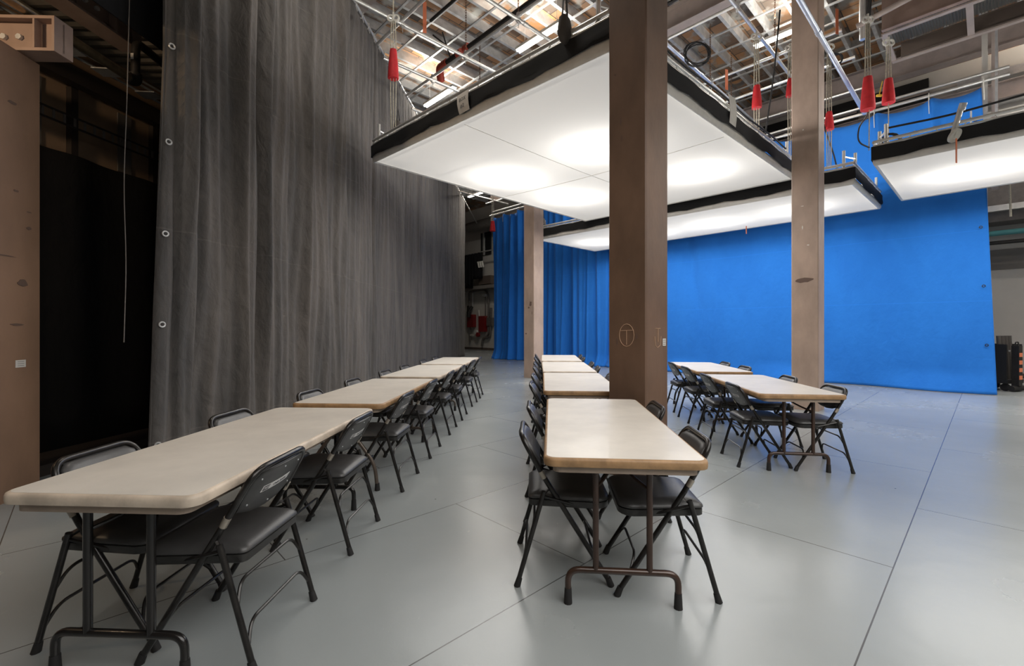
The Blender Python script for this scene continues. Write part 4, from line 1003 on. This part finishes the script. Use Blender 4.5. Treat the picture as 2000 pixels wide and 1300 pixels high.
# ------------------------------------------------------------ chairs
def make_chair():
    e = empty('folding_chair'); HW = .215
    def side(yv): return 0
    F0 = Vector((0, .232, 0)); PV = Vector((0, -.085, .53)); TOPB = Vector((0, -.224, .772))
    # backrest arch: from the pivots up and over
    P = [Vector((-HW, PV.y, PV.z)), Vector((-HW+.004, -.142, .625)), Vector((-HW+.012, TOPB.y, TOPB.z)), Vector((HW-.012, TOPB.y, TOPB.z)), Vector((HW-.004, -.142, .625)), Vector((HW, PV.y, PV.z))]
    MB().tube(fillet(P, .085, 7), .0138, 9).build('back_frame', 'chairtube', e)
    for s in (-1, 1):
        l_ = MB().tube([(s*HW, F0.y, .03), (s*HW, PV.y, PV.z)], .0138, 9).build('leg', 'chairtube', e); 
        MB().tube([(s*HW, F0.y+.012, 0), (s*HW, F0.y-.006, .045)], [.018, .0155], 9).build('rubber_foot', 'rubber', l_)
        MB().tube([(s*(HW+.001), PV.y-.018, .556), (s*(HW+.001), PV.y-.038, .592)], .0149, 9).build('worn_sleeve', 'chromebrush', l_)
    HR = HW+.022
    for s in (-1, 1):
        l_ = MB().tube([(s*HR, -.238, .03), (s*HR, -.105, .495)], .0128, 9).build('leg', 'chairtube', e)
        MB().tube([(s*HR, -.245, 0), (s*HR, -.232, .045)], [.018, .0145], 9).build('rubber_foot', 'rubber', l_)
        MB().tube([(s*HW, PV.y+.012, .502), (s*HR, -.113, .47), (s*HW, .06, .418)], .008, 6).build('hinge_bracket', 'chairtube', e)
    yr = lambda q: -.238+.133*((q-.03)/.465)
    yf = lambda q: F0.y-.317*((q-.03)/.50)
    for z in (.30, .145):
        MB().tube(fillet([(-HR+.004, yr(z-.05), z-.05), (-HR+.05, yr(z)+.006, z+.03), (HR-.05, yr(z)+.006, z+.03), (HR-.004, yr(z-.05), z-.05)], .045, 5), .007, 7).build('stretcher', 'chairtube', e)
    z = .17
    MB().tube(fillet([(-HW+.004, yf(z-.06), z-.06), (-HW+.06, yf(z), z+.02), (HW-.06, yf(z), z+.02), (HW-.004, yf(z-.06), z-.06)], .045, 5), .007, 7).build('stretcher', 'chairtube', e)
    # seat pan and pad: rounded at the front
    def seat_ring(ins, z):
        pts = []
        for (cx, cy, r, a0) in ((.165, .165, .07, 0), (-.165, .165, .07, 90), (-.175, -.155, .03, 180), (.175, -.155, .03, 270)):
            for k in range(6):
                a = R(a0+90*k/5); pts.append(((cx+r*math.cos(a))*(.985 if cy < 0 else 1)*(1-ins/.235), (cy+r*math.sin(a)-.025)*(1-ins/.21)+.025, z))
        return pts
    mb = MB(); loft(mb, [seat_ring(.006, .405), seat_ring(0, .410), seat_ring(0, .438), seat_ring(.006, .441)]); mb.build('seat_pan', 'shell', e)
    mb = MB(); loft(mb, [seat_ring(.004, .441), seat_ring(-.003, .447), seat_ring(-.002, .456), seat_ring(.010, .467), seat_ring(.026, .475), seat_ring(.05, .480), seat_ring(.065, .482)]); mb.build('seat_pad', 'vinyl', e)
    # backrest: pad in front, metal shell behind, in the plane of the arch
    d1 = Vector((0, -.224+.142, .772-.625)).normalized(); nrm = Vector((0, d1.z, -d1.y))*1.0   # forward normal
    if nrm.y < 0: nrm = -nrm
    org = Vector((0, -.142, .625))+d1*.070
    def bring(ins, off):
        pts = []
        # outline: wide rounded top, tapering bottom with curved lower edge
        out = [(-.188, -.095), (-.10, -.118), (0, -.125), (.10, -.118), (.188, -.095), (.192, .0), (.184, .055), (.150, .083), (.08, .090), (0, .0915), (-.08, .090), (-.150, .083), (-.184, .055), (-.192, 0)]
        for (x, v) in out:
            x2 = x*(1-ins/.19); v2 = -.015+(v+.015)*(1-ins/.10)
            curve = -.018*(1-(x2/.19)**2)
            pts.append(org+Vector((x2, 0, 0))+d1*v2+nrm*(off+curve))
        return pts
    mb = MB(); loft(mb, [bring(q_, -.010) for q_ in (.085, .06, .035, .015, .004)]+[bring(.0, -.009), bring(.0, -.004)]); bk = mb.build('back_shell', 'shell', e)
    mb = MB(); loft(mb, [bring(.008, -.004), bring(.003, .004), bring(.006, .014), bring(.018, .022), bring(.035, .025), bring(.06, .026), bring(.085, .026)]); mb.build('backrest_pad', 'vinyl', e)
    # rivets
    for (x, v) in ((-.15, -.07), (.15, -.07), (-.14, .05), (.14, .05), (0, .07), (0, -.10)):
        mb = MB(); c = org+Vector((x, 0, 0))+d1*v+nrm*(-.0095-.018*(1-(x/.19)**2)); mb.rod(c, c-nrm*.003, .004, 8); mb.build('rivet', 'steel', bk)
    # sticker on the rear shell, reads from behind
    xx = Vector((-1, 0, 0)); yy = d1; zz = xx.cross(yy)
    if zz.dot(nrm) > 0: xx = -xx; zz = xx.cross(yy)
    cpos = org+d1*(-.012)-nrm*.0284
    mx_ = Matrix((xx.to_4d(), yy.to_4d(), zz.to_4d(), Vector((0, 0, 0, 1)))).transposed(); mx_[3][0] = mx_[3][1] = mx_[3][2] = 0
    mx_ = Matrix(((xx.x, yy.x, zz.x, cpos.x), (xx.y, yy.y, zz.y, cpos.y), (xx.z, yy.z, zz.z, cpos.z), (0, 0, 0, 1)))
    w2, h2 = .100, .0145
    st_ = MB()
    seg = 8; vs = []; fs = []
    for k in range(seg+1):
        x = -w2+2*w2*k/seg; c_ = .018*(x/.19)**2
        for v, zo in ((-h2, -.0006), (h2, -.0006), (h2, .0004), (-h2, .0004)): vs.append((x+.18*v, v, zo-c_))
    for k in range(seg):
        for q in range(4): fs.append((k*4+q, k*4+(q+1) % 4, (k+1)*4+(q+1) % 4, (k+1)*4+q))
    fs += [(0, 1, 2, 3), tuple(range(seg*4, seg*4+4))]
    st_.add(vs, fs).xf(mx_); so = st_.build('sticker', 'sticker', e); so['label'] = 'white name sticker on the rear of the backrest'
    def bend(me_):
        for v in me_: v.z -= .018*(v.x/.19)**2
    dk = MB(); dv = []; df = []
    for q in range(5):
        x = -.093+.040*q/4
        for v, zo in ((-.0115, .0001), (.0115, .0001), (.0115, .0008), (-.0115, .0008)): dv.append(Vector((x+.18*v, v, zo)))
    for q in range(4):
        for k in range(4): df.append((q*4+k, q*4+(k+1) % 4, q*4+4+(k+1) % 4, q*4+4+k))
    df += [(0, 1, 2, 3), (16, 17, 18, 19)]; bend(dv)
    dk.add(dv, df).xf(mx_).build('logo_box', 'stickerdark', so)
    for body, sz, m_, px_, z_, sh in (('FOX', .0165, 'sticker', -.073, .0011, .2), ('Crafts Service', .0175, 'stickerdark', .022, .0007, .25)):
        me = text_mesh(body, sz, shear=sh, extrude=.0002, bold=.0003); me.transform(Matrix.Translation((px_, 0, z_)))
        for v in me.vertices: v.co.z -= .018*(v.co.x/.19)**2
        me.transform(mx_); me.materials.clear(); me.materials.append(M[m_])
        to = bpy.data.objects.new('lettering', me); COL.objects.link(to); to.parent = so
    return e
proto = make_chair(); used = False
def copy_tree(o, parent=None):
    c = o.copy(); COL.objects.link(c)
    if parent: c.parent = parent
    for ch in [q for q in list(bpy.data.objects) if q.parent == o]: copy_tree(ch, c)
    return c
# offsets along each table (from its centre), per side: (d along, extra pull-out)
CH = {'L1': {'R': [(-.53, .265), (.39, .265)], 'L': [(-.46, .226), (.46, .226)]},
      'L2': {'R': [(-.57, .265), (.38, .265)], 'L': [(-.50, .226), (.45, .226)]},
      'L3': {'R': [(-.63, .265), (.27, .265)], 'L': [(-.54, .226), (.35, .226)]},
      'L4': {'R': [(-.58, .265), (.34, .265)], 'L': [(-.50, .226), (.42, .226)]},
      'M1': {'L': [(-.44, .285), (.34, .285)], 'R': [(-.51, .226), (.41, .226)]},
      'M2': {'L': [(-.60, .285), (.25, .285)], 'R': [(-.5, .226), (.33, .226)]},
      'M3': {'L': [(-.62, .285), (.25, .285)], 'R': [(-.53, .226), (.34, .24)]},
      'M4': {'L': [(-.62, .285), (.38, .285)], 'R': [(-.53, .226), (.30, .24)]},
      'R1': {'L': [(-.50, .265), (.42, .265)], 'R': [(-.58, .226), (.34, .226)]},
      'R2': {'L': [(-.66, .265), (.18, .265)], 'R': [(-.45, .226), (.38, .226)]}}
SIDE = {('L', 'L'): 'curtain side', ('L', 'R'): 'aisle side', ('M', 'L'): 'left side', ('M', 'R'): 'right side', ('R', 'L'): 'column side', ('R', 'R'): 'far right side'}
rc = random.Random(11)
for k, sd in CH.items():
    x, y, a = TB[k]; a = R(a); ux = Vector((math.cos(a), math.sin(a), 0)); uy = Vector((-math.sin(a), math.cos(a), 0))
    for s, lst in sd.items():
        for i, (d, off) in enumerate(lst):
            sg = -1 if s == 'L' else 1
            c = proto if not used else copy_tree(proto); used = True
            c.location = Vector((x, y, 0))+uy*d+ux*sg*off
            c.rotation_euler = (0, 0, a+(-pi/2 if s == 'L' else pi/2)+R(rc.uniform(-2.2, 2.2)))
            tag(c, 'black folding chair, %s end, %s of the %s' % (['near', 'far'][i], SIDE[(k[0], s)], WHICH[k].replace(' of the', ',')), 'chair', 'black padded folding chairs at the tables')
